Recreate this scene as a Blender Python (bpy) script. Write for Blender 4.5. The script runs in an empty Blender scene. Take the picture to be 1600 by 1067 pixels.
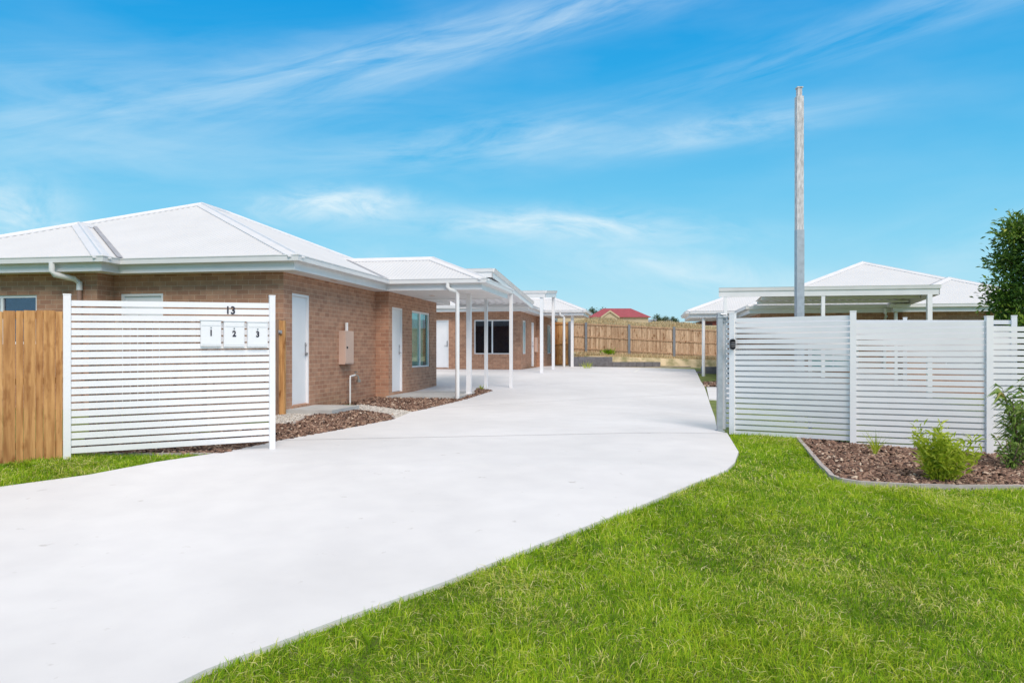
import bpy, bmesh, math, random
import numpy as np
from mathutils import Vector, Matrix
from mathutils.geometry import delaunay_2d_cdt

random.seed(7); rng = np.random.default_rng(7)
S = bpy.context.scene
col = S.collection
R = math.radians
CAMZ = 1.6          # camera height; heights below are given above z = 0 near the camera
F = 1200.0; HX, HY = 800.0, 548.0     # focal length / vanishing line of the camera, in photograph pixels

# ------------------------------------------------------------------ camera
cam = bpy.data.objects.new('camera', bpy.data.cameras.new('camera')); col.objects.link(cam)
cam.location = (0, 0, CAMZ); cam.rotation_euler = (R(90), 0, 0)
cam.data.sensor_width = 36; cam.data.lens = 36 * F / 1600
cam.data.shift_y = (HY - 533.5) / 1600
cam.data.clip_end = 8000; cam.data.clip_start = 0.05
S.camera = cam

# ------------------------------------------------------------------ view
S.view_settings.view_transform = 'Standard'; S.view_settings.look = 'None'
S.view_settings.exposure = 0.27; S.view_settings.gamma = 1.0

# ------------------------------------------------------------------ world
SUN_DIR = Vector((0.30, -0.84, 0.74)).normalized()
SUN_EL = math.asin(SUN_DIR.z); SUN_AZ = math.atan2(SUN_DIR.x, SUN_DIR.y)
def srgb(r, g, b):
    f = lambda c: (c/255/12.92) if c <= 10 else ((c/255+0.055)/1.055)**2.4
    return (f(r), f(g), f(b), 1)
W = bpy.data.worlds.new("World"); S.world = W; W.use_nodes = True
nt = W.node_tree; N = nt.nodes; L = nt.links
for n in list(N): N.remove(n)
def nd(t, **k):
    n = N.new(t)
    for a, b in k.items(): setattr(n, a, b)
    return n
def mth(op, a, b=None, c=None):
    n = nd('ShaderNodeMath', operation=op)
    for i, v in enumerate((a, b, c)):
        if v is None: continue
        if isinstance(v, (int, float)): n.inputs[i].default_value = v
        else: L.new(v, n.inputs[i])
    return n.outputs[0]
tc = nd('ShaderNodeTexCoord'); sep = nd('ShaderNodeSeparateXYZ'); L.new(tc.outputs['Generated'], sep.inputs[0])
sx, sy, sz = sep.outputs
el = mth('ARCSINE', sz)
az = mth('ARCTAN2', sx, sy)
sky = nd('ShaderNodeTexSky', sky_type='NISHITA', sun_disc=False, sun_elevation=SUN_EL, sun_rotation=SUN_AZ, dust_density=0.4, ozone_density=2.0)
skym = nd('ShaderNodeVectorMath', operation='SCALE'); L.new(sky.outputs[0], skym.inputs[0]); skym.inputs['Scale'].default_value = 0.10
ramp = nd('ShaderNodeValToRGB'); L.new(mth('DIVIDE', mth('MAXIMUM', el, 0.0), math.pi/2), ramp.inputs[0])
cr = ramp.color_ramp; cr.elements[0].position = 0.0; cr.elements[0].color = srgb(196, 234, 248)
cr.elements[1].position = 1.0; cr.elements[1].color = (1.0, 0.95, 0.88, 1)  # unseen warm white sky overhead, added to brighten and neutralise the blue skylight
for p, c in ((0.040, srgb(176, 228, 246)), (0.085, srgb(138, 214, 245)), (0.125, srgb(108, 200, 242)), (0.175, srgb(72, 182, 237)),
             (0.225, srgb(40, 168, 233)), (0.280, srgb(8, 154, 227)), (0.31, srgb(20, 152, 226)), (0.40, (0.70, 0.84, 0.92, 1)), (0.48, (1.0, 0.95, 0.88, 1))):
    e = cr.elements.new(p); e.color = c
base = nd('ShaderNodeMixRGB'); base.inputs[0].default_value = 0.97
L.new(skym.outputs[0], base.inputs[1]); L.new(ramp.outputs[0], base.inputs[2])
# cirrus: streaks placed by their direction in the sky (azimuth, elevation)
def wisp(px, py, lx, ly, ang, fx, fy, thr, gain, seed, amt=0.44):
    a0 = math.atan((px-HX)/F); e0 = math.atan((HY-py)/F*math.cos(a0))
    ca, sa = math.cos(R(ang)), math.sin(R(ang))
    da = mth('SUBTRACT', az, a0); de = mth('SUBTRACT', el, e0)
    s = mth('ADD', mth('MULTIPLY', da, ca), mth('MULTIPLY', de, sa))
    t = mth('SUBTRACT', mth('MULTIPLY', de, ca), mth('MULTIPLY', da, sa))
    t = mth('ADD', t, mth('MULTIPLY', mth('MULTIPLY', s, s), 0.15))
    m = mth('ADD', mth('POWER', mth('ABSOLUTE', mth('DIVIDE', s, lx/F)), 2.0), mth('POWER', mth('ABSOLUTE', mth('DIVIDE', t, ly/F)), 2.0))
    m = mth('EXPONENT', mth('MULTIPLY', m, -1.0))
    cb = nd('ShaderNodeCombineXYZ'); L.new(mth('MULTIPLY', s, fx), cb.inputs[0]); L.new(mth('MULTIPLY', t, fy), cb.inputs[1]); cb.inputs[2].default_value = seed
    nz = nd('ShaderNodeTexNoise'); nz.inputs['Scale'].default_value = 1.0; nz.inputs['Detail'].default_value = 7; nz.inputs['Roughness'].default_value = 0.62
    nz.inputs['Distortion'].default_value = 0.6
    L.new(cb.outputs[0], nz.inputs['Vector'])
    v = mth('MULTIPLY', mth('MAXIMUM', mth('SUBTRACT', nz.outputs['Fac'], thr), 0.0), gain)
    return mth('MINIMUM', mth('MULTIPLY', mth('MULTIPLY', v, m), amt), 1.0)
wl = [wisp(600, 88, 560, 34, 14, 5, 42, 0.30, 2.6, 1.3),
      wisp(880, 20, 420, 26, 16, 5, 50, 0.32, 2.6, 4.1),
      wisp(160, 160, 420, 70, 10, 4, 26, 0.36, 2.2, 7.7, .34),
      wisp(60, 240, 480, 50, 6, 4, 22, 0.36, 1.7, 8.9, .34),
      wisp(760, 222, 260, 36, 6, 5, 24, 0.34, 2.3, 12.2, .6),
      wisp(1120, 203, 190, 24, 5, 6, 34, 0.33, 2.4, 15.4, .6),
      wisp(1380, 40, 420, 30, 8, 4, 40, 0.36, 1.7, 17.1),
      wisp(525, 322, 105, 24, 3, 14, 34, 0.26, 3.3, 21.2, .9),
      wisp(880, 352, 230, 24, -2, 9, 30, 0.31, 2.9, 25.4, .85),
      wisp(20, 330, 80, 44, -16, 12, 22, 0.28, 3.0, 28.0, .75),
      wisp(1080, 425, 190, 34, -12, 8, 20, 0.34, 2.4, 31.0, .7),
      wisp(620, 410, 420, 40, 0, 5, 16, 0.42, 1.8, 35.0),
      wisp(1500, 400, 260, 60, 8, 6, 14, 0.36, 1.4, 38.0)]
acc = wl[0]
for w in wl[1:]: acc = mth('SUBTRACT', mth('ADD', acc, w), mth('MULTIPLY', acc, w))
cb = nd('ShaderNodeCombineXYZ'); L.new(mth('MULTIPLY', az, 3.0), cb.inputs[0]); L.new(mth('MULTIPLY', el, 11.0), cb.inputs[1])
nz = nd('ShaderNodeTexNoise'); nz.inputs['Scale'].default_value = 1.0; nz.inputs['Detail'].default_value = 5; L.new(cb.outputs[0], nz.inputs['Vector'])
veil = mth('MULTIPLY', mth('MAXIMUM', mth('SUBTRACT', nz.outputs['Fac'], 0.45), 0.0), 0.35)
acc = mth('MINIMUM', mth('ADD', acc, veil), 0.85)
cl = nd('ShaderNodeMixRGB'); L.new(acc, cl.inputs[0]); L.new(base.outputs[0], cl.inputs[1]); cl.inputs[2].default_value = (0.80, 0.94, 1.0, 1)
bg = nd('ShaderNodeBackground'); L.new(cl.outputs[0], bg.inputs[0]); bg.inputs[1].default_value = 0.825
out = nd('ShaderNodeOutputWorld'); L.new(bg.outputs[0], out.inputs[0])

sun = bpy.data.objects.new('sun', bpy.data.lights.new('sun', 'SUN')); col.objects.link(sun)
sun.data.energy = 2.05; sun.data.angle = R(30); sun.data.color = (1.0, 0.87, 0.77)
sun.rotation_euler = SUN_DIR.to_track_quat('Z', 'Y').to_euler()

# ------------------------------------------------------------------ materials
def new_mat(name):
    m = bpy.data.materials.new(name); m.use_nodes = True
    return m, m.node_tree, m.node_tree.nodes['Principled BSDF']
def col_noise(t, b, c1, c2, scale, detail=4, stretch=None, coord='Object', lo=.3, hi=.7):
    n = t.nodes; tc = n.new('ShaderNodeTexCoord'); mp = n.new('ShaderNodeMapping')
    if stretch: mp.inputs['Scale'].default_value = stretch
    nz = n.new('ShaderNodeTexNoise'); nz.inputs['Scale'].default_value = scale; nz.inputs['Detail'].default_value = detail
    rp = n.new('ShaderNodeValToRGB'); rp.color_ramp.elements[0].position = lo; rp.color_ramp.elements[1].position = hi
    rp.color_ramp.elements[0].color = (*c1, 1); rp.color_ramp.elements[1].color = (*c2, 1)
    t.links.new(tc.outputs[coord], mp.inputs[0]); t.links.new(mp.outputs[0], nz.inputs['Vector']); t.links.new(nz.outputs['Fac'], rp.inputs[0])
    return rp.outputs[0], nz.outputs['Fac'], mp
def bump(t, b, fac, strength, dist):
    bp = t.nodes.new('ShaderNodeBump'); bp.inputs['Strength'].default_value = strength; bp.inputs['Distance'].default_value = dist
    t.links.new(fac, bp.inputs['Height']); t.links.new(bp.outputs[0], b.inputs['Normal'])
def simple(name, c, rough=.5, var=.06, scale=3., metal=0., bmp=0., spec=.5, stretch=None):
    m, t, b = new_mat(name)
    c1 = tuple(x*(1-var) for x in c); c2 = tuple(min(1, x*(1+var)) for x in c)
    o, f, _ = col_noise(t, b, c1, c2, scale, stretch=stretch)
    t.links.new(o, b.inputs['Base Color']); b.inputs['Roughness'].default_value = rough; b.inputs['Metallic'].default_value = metal
    b.inputs['Specular IOR Level'].default_value = spec
    if bmp: bump(t, b, f, .5, bmp)
    return m
def mixc(t, fac, a, b, blend='MIX'):
    n = t.nodes.new('ShaderNodeMixRGB'); n.blend_type = blend
    for i, v in enumerate((fac, a, b)):
        if hasattr(v, 'is_linked'): t.links.new(v, n.inputs[i])
        elif i == 0: n.inputs[0].default_value = v
        else: n.inputs[i].default_value = (*v, 1) if len(v) == 3 else v
    return n.outputs[0]
def brick_mat(name, c1, c2, mortar):
    m, t, b = new_mat(name); n = t.nodes
    uv = n.new('ShaderNodeUVMap'); br = n.new('ShaderNodeTexBrick')
    t.links.new(uv.outputs[0], br.inputs['Vector'])
    br.inputs['Scale'].default_value = 1.0; br.inputs['Brick Width'].default_value = .24; br.inputs['Row Height'].default_value = .086
    br.inputs['Mortar Size'].default_value = .0050; br.inputs['Mortar Smooth'].default_value = .3; br.inputs['Bias'].default_value = -.1
    br.inputs['Color1'].default_value = (*c1, 1); br.inputs['Color2'].default_value = (*c2, 1); br.inputs['Mortar'].default_value = (*mortar, 1)
    nz = n.new('ShaderNodeTexNoise'); nz.inputs['Scale'].default_value = 5.5; nz.inputs['Detail'].default_value = 6
    t.links.new(uv.outputs[0], nz.inputs['Vector'])
    rp = n.new('ShaderNodeValToRGB'); rp.color_ramp.elements[0].position = .32; rp.color_ramp.elements[1].position = .68
    rp.color_ramp.elements[0].color = (.86, .84, .84, 1); rp.color_ramp.elements[1].color = (1.08, 1.06, 1.04, 1)
    t.links.new(nz.outputs['Fac'], rp.inputs[0])
    nz2 = n.new('ShaderNodeTexNoise'); nz2.inputs['Scale'].default_value = 60; t.links.new(uv.outputs[0], nz2.inputs['Vector'])
    o = mixc(t, 1.0, br.outputs['Color'], rp.outputs[0], 'MULTIPLY')
    rp2 = n.new('ShaderNodeValToRGB'); rp2.color_ramp.elements[0].color = (.8, .8, .8, 1); rp2.color_ramp.elements[1].color = (1.15, 1.15, 1.15, 1)
    t.links.new(nz2.outputs['Fac'], rp2.inputs[0]); o = mixc(t, 1.0, o, rp2.outputs[0], 'MULTIPLY')
    t.links.new(o, b.inputs['Base Color']); b.inputs['Roughness'].default_value = .85
    inv = n.new('ShaderNodeMath'); inv.operation = 'SUBTRACT'; inv.inputs[0].default_value = 1; t.links.new(br.outputs['Fac'], inv.inputs[1])
    bump(t, b, inv.outputs[0], .6, .006)
    return m
def attr_mat(name, stops, rough=.8, extra=None, trans=0., spec=.3):
    """colour picked by the per-piece random value 'rnd' stored on the mesh"""
    m, t, b = new_mat(name); n = t.nodes
    at = n.new('ShaderNodeAttribute'); at.attribute_name = 'rnd'
    rp = n.new('ShaderNodeValToRGB'); t.links.new(at.outputs['Fac'], rp.inputs[0])
    e = rp.color_ramp.elements; e[0].position = stops[0][0]; e[0].color = (*stops[0][1], 1); e[1].position = stops[-1][0]; e[1].color = (*stops[-1][1], 1)
    for p, c in stops[1:-1]: e.new(p).color = (*c, 1)
    o = rp.outputs[0]
    if extra: o = extra(t, b, o)
    t.links.new(o, b.inputs['Base Color']); b.inputs['Roughness'].default_value = rough; b.inputs['Specular IOR Level'].default_value = spec
    if trans:
        tr = n.new('ShaderNodeBsdfTranslucent'); t.links.new(o, tr.inputs[0]); mx = n.new('ShaderNodeMixShader'); mx.inputs[0].default_value = trans
        t.links.new(b.outputs[0], mx.inputs[1]); t.links.new(tr.outputs[0], mx.inputs[2]); t.links.new(mx.outputs[0], n['Material Output'].inputs[0])
    return m
def wood_extra(dark):
    def f(t, b, o):
        c, fac, mp = col_noise(t, b, dark, (1.12, 1.08, 1.0), 3.0, 5, (9, 9, .9), lo=.30, hi=.62)
        c2, f2, _ = col_noise(t, b, (.50, .36, .26), (1, 1, 1), 1.0, 3, (9, 9, 3.4), lo=.28, hi=.42)
        bump(t, b, fac, .3, .004)
        return mixc(t, 1, mixc(t, 1, o, c, 'MULTIPLY'), c2, 'MULTIPLY')
    return f
M = {}
M['brick'] = brick_mat('brick', (.49, .275, .18), (.355, .18, .115), (.58, .42, .31))
M['white'] = simple('white_powdercoat', (.82, .82, .84), .45, .03)
M['door'] = simple('door_paint', (.80, .81, .84), .4, .02)
M['gutter'] = simple('gutter_paint', (.74, .74, .75), .35, .04)
M['soffit'] = simple('soffit_board', (.74, .73, .73), .7, .03)
M['roof'] = simple('white_roof_steel', (.66, .665, .69), .42, .03, 1.2)
M['cap'] = simple('ridge_cap_steel', (.72, .72, .75), .4, .04)
M['valley'] = simple('valley_steel', (.36, .36, .39), .5, .1)
M['galv'] = simple('galvanised_steel', (.42, .45, .49), .42, .12, 14, .45)
M['weathered'] = simple('weathered_pole', (.58, .56, .57), .7, .30, 30, .15, stretch=(1, 1, .3))
M['black'] = simple('black_plastic', (.02, .02, .025), .35, .1)
M['ink'] = simple('number_ink', (.01, .01, .03), .5, .1)
M['boxpaint'] = simple('letterbox_paint', (.80, .81, .83), .35, .02)
M['beige'] = simple('meter_box_paint', (.60, .43, .35), .5, .05)
M['pvc'] = simple('pvc_pipe', (.78, .78, .78), .4, .03)
M['pipebrown'] = simple('brown_pipe', (.33, .20, .15), .5, .05)
M['brass'] = simple('tap_metal', (.35, .33, .30), .35, .1, 10, .7)
M['handle'] = simple('handle_metal', (.38, .38, .40), .3, .05, 5, .8)
M['dark'] = simple('dark_interior', (.035, .04, .05), .8, .1)
M['curtain'] = simple('vertical_blind', (.46, .62, .56), .8, .08, 2)
M['blind'] = simple('dark_blind', (.05, .055, .08), .7, .15, 9)
M['retain'] = simple('grey_block', (.16, .16, .18), .85, .18, 6, bmp=.01)
M['steelpost'] = simple('grey_steel_post', (.22, .24, .27), .5, .08)
M['edging'] = simple('concrete_edging', (.42, .38, .37), .85, .14, 9, bmp=.003)
M['slab'] = simple('porch_concrete', (.50, .50, .49), .75, .10, 3, bmp=.002)
M['timber'] = attr_mat('pine_paling', [(0, (.40, .20, .08)), (.5, (.55, .31, .13)), (1, (.68, .44, .22))], .75, wood_extra((.66, .54, .44)))
M['timber_far'] = attr_mat('weathered_paling', [(0, (.42, .28, .19)), (.5, (.56, .40, .28)), (1, (.70, .53, .39))], .85, wood_extra((.70, .62, .56)))
M['timber_back'] = attr_mat('aged_pine', [(0, (.27, .17, .12)), (.5, (.36, .24, .18)), (1, (.46, .33, .26))], .85, wood_extra((.62, .54, .50)))
M['mulch'] = attr_mat('bark_chip', [(0, (.06, .040, .035)), (.30, (.17, .10, .075)), (.6, (.30, .185, .135)), (.85, (.46, .33, .25)), (1, (.66, .54, .43))], .9)
M['gravel'] = attr_mat('white_pebble', [(0, (.30, .27, .24)), (.3, (.52, .49, .45)), (1, (.78, .75, .71))], .8)
M['grass'] = attr_mat('grass_blade', [(0, (.07, .17, .010)), (.35, (.215, .40, .014)), (.62, (.39, .58, .024)), (.80, (.57, .66, .05)), (.93, (.72, .70, .22)), (1, (.84, .76, .44))], .6, trans=.35, spec=.15)
M['drygrass'] = attr_mat('dry_grass_blade', [(0, (.38, .28, .15)), (.5, (.58, .46, .27)), (1, (.74, .61, .38))], .8, trans=.2)
M['leaf_dark'] = attr_mat('dark_leaf', [(0, (.025, .07, .012)), (.5, (.08, .17, .02)), (.85, (.24, .34, .04)), (1, (.40, .44, .09))], .45, trans=.2)
M['leaf_lime'] = attr_mat('lime_leaf', [(0, (.22, .32, .02)), (.5, (.42, .52, .035)), (1, (.62, .68, .10))], .5, trans=.45)
M['leaf_mid'] = attr_mat('long_leaf', [(0, (.09, .17, .03)), (.5, (.20, .32, .06)), (.85, (.36, .46, .12)), (1, (.46, .40, .14))], .5, trans=.3)
M['leaf_far'] = attr_mat('far_leaf', [(0, (.03, .055, .018)), (.5, (.06, .10, .03)), (1, (.13, .16, .05))], .7)
M['bark'] = simple('bark', (.16, .11, .08), .9, .3, 14, bmp=.01)
M['redroof'] = simple('red_tile_roof', (.33, .06, .08), .7, .15, 2)
M['cream'] = simple('cream_wall', (.55, .45, .30), .8, .05)
M['redbrick'] = simple('red_brick_far', (.22, .06, .045), .85, .15, 3)
M['greyroof'] = simple('grey_roof_far', (.20, .19, .20), .8, .1, 2)
M['hill'] = simple('distant_hill', (.25, .27, .31), .95, .15, .01)
M['line'] = simple('white_marking', (.80, .80, .78), .6, .05)
M['joint'] = simple('concrete_joint', (.30, .29, .29), .9, .2, 8)
def concrete():
    m, t, b = new_mat('driveway_concrete')
    o, f, _ = col_noise(t, b, (.665, .66, .675), (.755, .75, .77), .45, 6, lo=.32, hi=.68)
    o2, f2, _ = col_noise(t, b, (.97, .97, .975), (1.02, 1.02, 1.02), 3, 8, lo=.35, hi=.65)
    o3, f3, _ = col_noise(t, b, (.74, .72, .70), (1, 1, 1), 7, 4, lo=.22, hi=.31)
    c = mixc(t, 1, mixc(t, 1, o, o2, 'MULTIPLY'), o3, 'MULTIPLY')
    t.links.new(c, b.inputs['Base Color']); b.inputs['Roughness'].default_value = .7
    o4, f4, _ = col_noise(t, b, (0, 0, 0), (1, 1, 1), 60, 4, (1, 1, 1)); bump(t, b, f4, .12, .003)
    return m
M['concrete'] = concrete()
def ground_mat():
    m, t, b = new_mat('ground_soil')
    o, f, _ = col_noise(t, b, (.09, .13, .022), (.19, .23, .05), 2.2, 8)
    # dry pasture beyond the back fence (the ground itself is dry grass there)
    tc = t.nodes.new('ShaderNodeTexCoord'); sp = t.nodes.new('ShaderNodeSeparateXYZ'); t.links.new(tc.outputs['Object'], sp.inputs[0])
    mr = t.nodes.new('ShaderNodeMapRange'); mr.inputs[1].default_value = 36; mr.inputs[2].default_value = 37.5; t.links.new(sp.outputs[1], mr.inputs[0])
    o2, f2, _ = col_noise(t, b, (.26, .24, .12), (.64, .52, .34), 2.6, 10, lo=.36, hi=.62)
    c = mixc(t, mr.outputs[0], o, o2)
    t.links.new(c, b.inputs['Base Color']); b.inputs['Roughness'].default_value = .95; bump(t, b, f, .6, .03)
    return m
M['ground'] = ground_mat()
M['mulchbase'] = simple('mulch_soil', (.060, .038, .030), .95, .4, 30, bmp=.02)
M['gravelbase'] = simple('gravel_bed', (.36, .33, .30), .95, .25, 60, bmp=.01)
def glass_mat(name, tint, refl=.22, trans=.75):
    m = bpy.data.materials.new(name); m.use_nodes = True; t = m.node_tree; n = t.nodes
    for x in list(n): n.remove(x)
    o = n.new('ShaderNodeOutputMaterial'); g = n.new('ShaderNodeBsdfGlossy'); g.inputs['Roughness'].default_value = .03; g.inputs[0].default_value = (.9, .95, 1, 1)
    tr = n.new('ShaderNodeBsdfTransparent'); tr.inputs[0].default_value = (*tint, 1)
    lw = n.new('ShaderNodeFresnel'); lw.inputs[0].default_value = 1.5
    ad = n.new('ShaderNodeMath'); ad.operation = 'ADD'; ad.operation = 'MULTIPLY_ADD'; ad.inputs[1].default_value = .45; ad.inputs[2].default_value = refl; t.links.new(lw.outputs[0], ad.inputs[0])
    mx = n.new('ShaderNodeMixShader'); t.links.new(ad.outputs[0], mx.inputs[0]); t.links.new(tr.outputs[0], mx.inputs[1]); t.links.new(g.outputs[0], mx.inputs[2])
    t.links.new(mx.outputs[0], o.inputs[0]); return m
M['glass'] = glass_mat('window_glass', (.80, .95, .92), .05)
M['glass_dark'] = glass_mat('dark_window_glass', (.45, .5, .6), .06)

# ------------------------------------------------------------------ helpers
class MB:
    def __init__(s, m=1): s.v = []; s.f = []; s.uv = []; s.r = []; s.m = m
    def face(s, pts, uv=None, rnd=0.5):
        i = len(s.v); s.v += [(p[0]*s.m, p[1], p[2]) for p in pts]; s.f.append(tuple(range(i, i+len(pts))))
        s.uv += uv if uv else [(0, 0)]*len(pts); s.r.append(rnd)
    def obb(s, o, ax, ay, az, x, y, z, rnd=0.5):
        o = Vector(o); ax, ay, az = Vector(ax), Vector(ay), Vector(az)
        P = lambda a, b, c: o + ax*a + ay*b + az*c
        c = [P(a, b, d) for d in z for b in y for a in x]
        for q in ((0,2,3,1),(4,5,7,6),(0,1,5,4),(2,6,7,3),(0,4,6,2),(1,3,7,5)):
            s.face([c[k] for k in q], rnd=rnd)
    def box(s, x, y, z, rnd=0.5): s.obb((0,0,0), (1,0,0), (0,1,0), (0,0,1), x, y, z, rnd)
    def tube(s, pts, r, n=12, cap=True, rnd=.5):
        pts = [Vector(p) for p in pts]; rs = r if isinstance(r, (list, tuple)) else [r]*len(pts); rings = []
        for i, p in enumerate(pts):
            d = (pts[min(i+1, len(pts)-1)] - pts[max(i-1, 0)]).normalized()
            a = d.cross(Vector((0, 0, 1)) if abs(d.z) < .9 else Vector((1, 0, 0))).normalized(); b = d.cross(a)
            rings.append([p + (a*math.cos(t)+b*math.sin(t))*rs[i] for t in [2*math.pi*k/n for k in range(n)]])
        for i in range(len(rings)-1):
            for k in range(n): s.face([rings[i][k], rings[i][(k+1) % n], rings[i+1][(k+1) % n], rings[i+1][k]], rnd=rnd)
        if cap: s.face(rings[0][::-1], rnd=rnd); s.face(rings[-1], rnd=rnd)
    def build(s, name, mat, parent=None, smooth=False, merge=True):
        me = bpy.data.meshes.new(name); me.from_pydata(s.v, [], s.f); me.materials.append(mat)
        ul = me.uv_layers.new(name='UVMap'); ul.data.foreach_set('uv', [c for p in s.uv for c in p])
        at = me.attributes.new('rnd', 'FLOAT', 'FACE'); at.data.foreach_set('value', s.r)
        if merge:
            bm = bmesh.new(); bm.from_mesh(me); bmesh.ops.remove_doubles(bm, verts=bm.verts, dist=1e-5); bmesh.ops.recalc_face_normals(bm, faces=bm.faces); bm.to_mesh(me); bm.free()
        if smooth: me.shade_smooth(); me.set_sharp_from_angle(angle=R(42))
        o = bpy.data.objects.new(name, me); col.objects.link(o)
        if parent: o.parent = parent
        return o
def tag(o, label=None, cat=None, group=None, kind=None):
    if label: o['label'] = label
    if cat: o['category'] = cat
    if group: o['group'] = group
    if kind: o['kind'] = kind
    return o
def empty(name, loc, rz, label, cat, group=None):
    o = bpy.data.objects.new(name, None); col.objects.link(o); o.location = loc; o.rotation_euler = (0, 0, rz); o.empty_display_size = .2
    return tag(o, label, cat, group)
def np_mesh(name, verts, quads, rnd, mat, parent=None):
    me = bpy.data.meshes.new(name); nv, nf = len(verts), len(quads)
    me.vertices.add(nv); me.vertices.foreach_set('co', np.ascontiguousarray(verts, dtype=np.float32).ravel())
    k = quads.shape[1]
    me.loops.add(nf*k); me.loops.foreach_set('vertex_index', np.ascontiguousarray(quads, dtype=np.int32).ravel())
    me.polygons.add(nf); me.polygons.foreach_set('loop_start', np.arange(0, nf*k, k, dtype=np.int32))
    me.update(calc_edges=True); me.materials.append(mat)
    at = me.attributes.new('rnd', 'FLOAT', 'FACE'); at.data.foreach_set('value', np.ascontiguousarray(rnd, dtype=np.float32))
    o = bpy.data.objects.new(name, me); col.objects.link(o)
    if parent: o.parent = parent
    return o

# ------------------------------------------------------------------ terrain
PY = [-60, 0, 3.7, 8, 11, 18, 25, 33, 38, 60]; PZ = [-2.9, -1.78, -1.56, -1.24, -1.20, -1.18, -1.02, -.85, -.80, -.7]
def gnp(X, Y):
    X = np.asarray(X, float); Y = np.asarray(Y, float)
    z = np.interp(Y, PY, PZ)
    tf = np.clip((31-Y)/4, 0, 1)
    z = z - .03*np.clip(X-2, 0, 14)*tf + .02*np.clip(-3-X, 0, 8)*np.clip((20-Y)/6, 0, 1)
    bank = np.interp(X, [3, 12, 30], [-.22, -.52, -.8])                 # raised yard behind the retaining wall
    k = np.clip((Y-37.9)/.25, 0, 1)*np.clip((X-3.3)/.3, 0, 1)
    z = z*(1-k) + bank*k
    fld = np.interp(Y, [43.5, 62, 84, 140, 400, 4000], [-.35, 1.0, 2.95, 4.0, 7, 18]) - np.clip((X-8)*.025, -.6, 1.5)
    k2 = np.clip((Y-43.5)/3, 0, 1)
    z = z*(1-k2) + fld*k2
    return z + CAMZ
def g(x, y): return float(gnp(x, y))
def gp(px, py):
    """the ground point seen at a photograph pixel"""
    dx, dz = (px-HX)/F, -(py-HY)/F
    lo, hi = 1.5, 45.
    for _ in range(60):
        m = (lo+hi)/2
        if CAMZ + dz*m > g(dx*m, m): lo = m
        else: hi = m
    return (dx*lo, lo)
def P3(px, py, Y): return Vector(((px-HX)/F*Y, Y, CAMZ-(py-HY)/F*Y))
def inpoly(X, Y, poly):
    ins = np.zeros(len(X), bool); n = len(poly)
    for i in range(n):
        x1, y1 = poly[i]; x2, y2 = poly[(i+1) % n]
        if y1 == y2: continue
        c = ((y1 > Y) != (y2 > Y)) & (X < (x2-x1)*(Y-y1)/(y2-y1)+x1); ins ^= c
    return ins
def sheet(name, poly, eps, res, mat, parent=None, skirt=.08):
    n = len(poly); dens = []
    for i in range(n):
        a = Vector(poly[i]); b = Vector(poly[(i+1) % n]); k = max(1, int((b-a).length/res))
        dens += [tuple(a.lerp(b, j/k)) for j in range(k)]
    X = [p[0] for p in dens]; Y = [p[1] for p in dens]
    gx, gy = np.meshgrid(np.arange(min(X)+res/2, max(X), res), np.arange(min(Y)+res/2, max(Y), res)); gx = gx.ravel(); gy = gy.ravel()
    k = inpoly(gx, gy, dens)
    pts = [Vector(p) for p in dens] + [Vector((a, b)) for a, b in zip(gx[k], gy[k])]
    nd_ = len(dens)
    vs, es, fs, *_ = delaunay_2d_cdt(pts, [(i, (i+1) % nd_) for i in range(nd_)], [list(range(nd_))], 1, 1e-5)
    z = gnp([v.x for v in vs], [v.y for v in vs])
    V = [(v.x, v.y, float(zz)+eps) for v, zz in zip(vs, z)]; F_ = [tuple(f) for f in fs]
    me = bpy.data.meshes.new(name)
    if skirt:
        i0 = len(V); V += [(p[0], p[1], g(*p)+eps-skirt) for p in dens]; top = len(V); V += [(p[0], p[1], g(*p)+eps) for p in dens]
        F_ += [(top+i, top+(i+1) % nd_, i0+(i+1) % nd_, i0+i) for i in range(nd_)]
    me.from_pydata(V, [], F_); me.materials.append(mat)
    bm = bmesh.new(); bm.from_mesh(me); bmesh.ops.recalc_face_normals(bm, faces=bm.faces)
    up = sum(f.normal.z for f in bm.faces)
    if up < 0: bmesh.ops.reverse_faces(bm, faces=bm.faces)
    bm.to_mesh(me); bm.free()
    o = bpy.data.objects.new(name, me); col.objects.link(o)
    if parent: o.parent = parent
    return o
xs = np.unique(np.concatenate([np.arange(-40, 40, 1.0), [3.3, 3.6], np.linspace(-40, -600, 30), np.linspace(40, 600, 30), [-3000, 3000]]))
ys = np.unique(np.concatenate([np.arange(-20, 37.5, 1.0), [37.88, 38.16], np.arange(39, 100, 1.5), np.linspace(100, 500, 25), [-60, 900, 2000, 3800]]))
GX, GY = np.meshgrid(xs, ys); GZ = gnp(GX, GY) + np.where(GY > 60, .25*np.sin(GX*.31+GY*.2)+.15*np.sin(GX*.83), 0)
V = np.stack([GX.ravel(), GY.ravel(), GZ.ravel()], 1); nx = len(xs); ii = np.arange(len(ys)-1)[:, None]*nx + np.arange(nx-1)[None, :]; ii = ii.ravel()
tag(np_mesh('ground', V, np.stack([ii, ii+1, ii+1+nx, ii+nx], 1), np.zeros(len(ii)), M['ground']), kind='structure')
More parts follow.
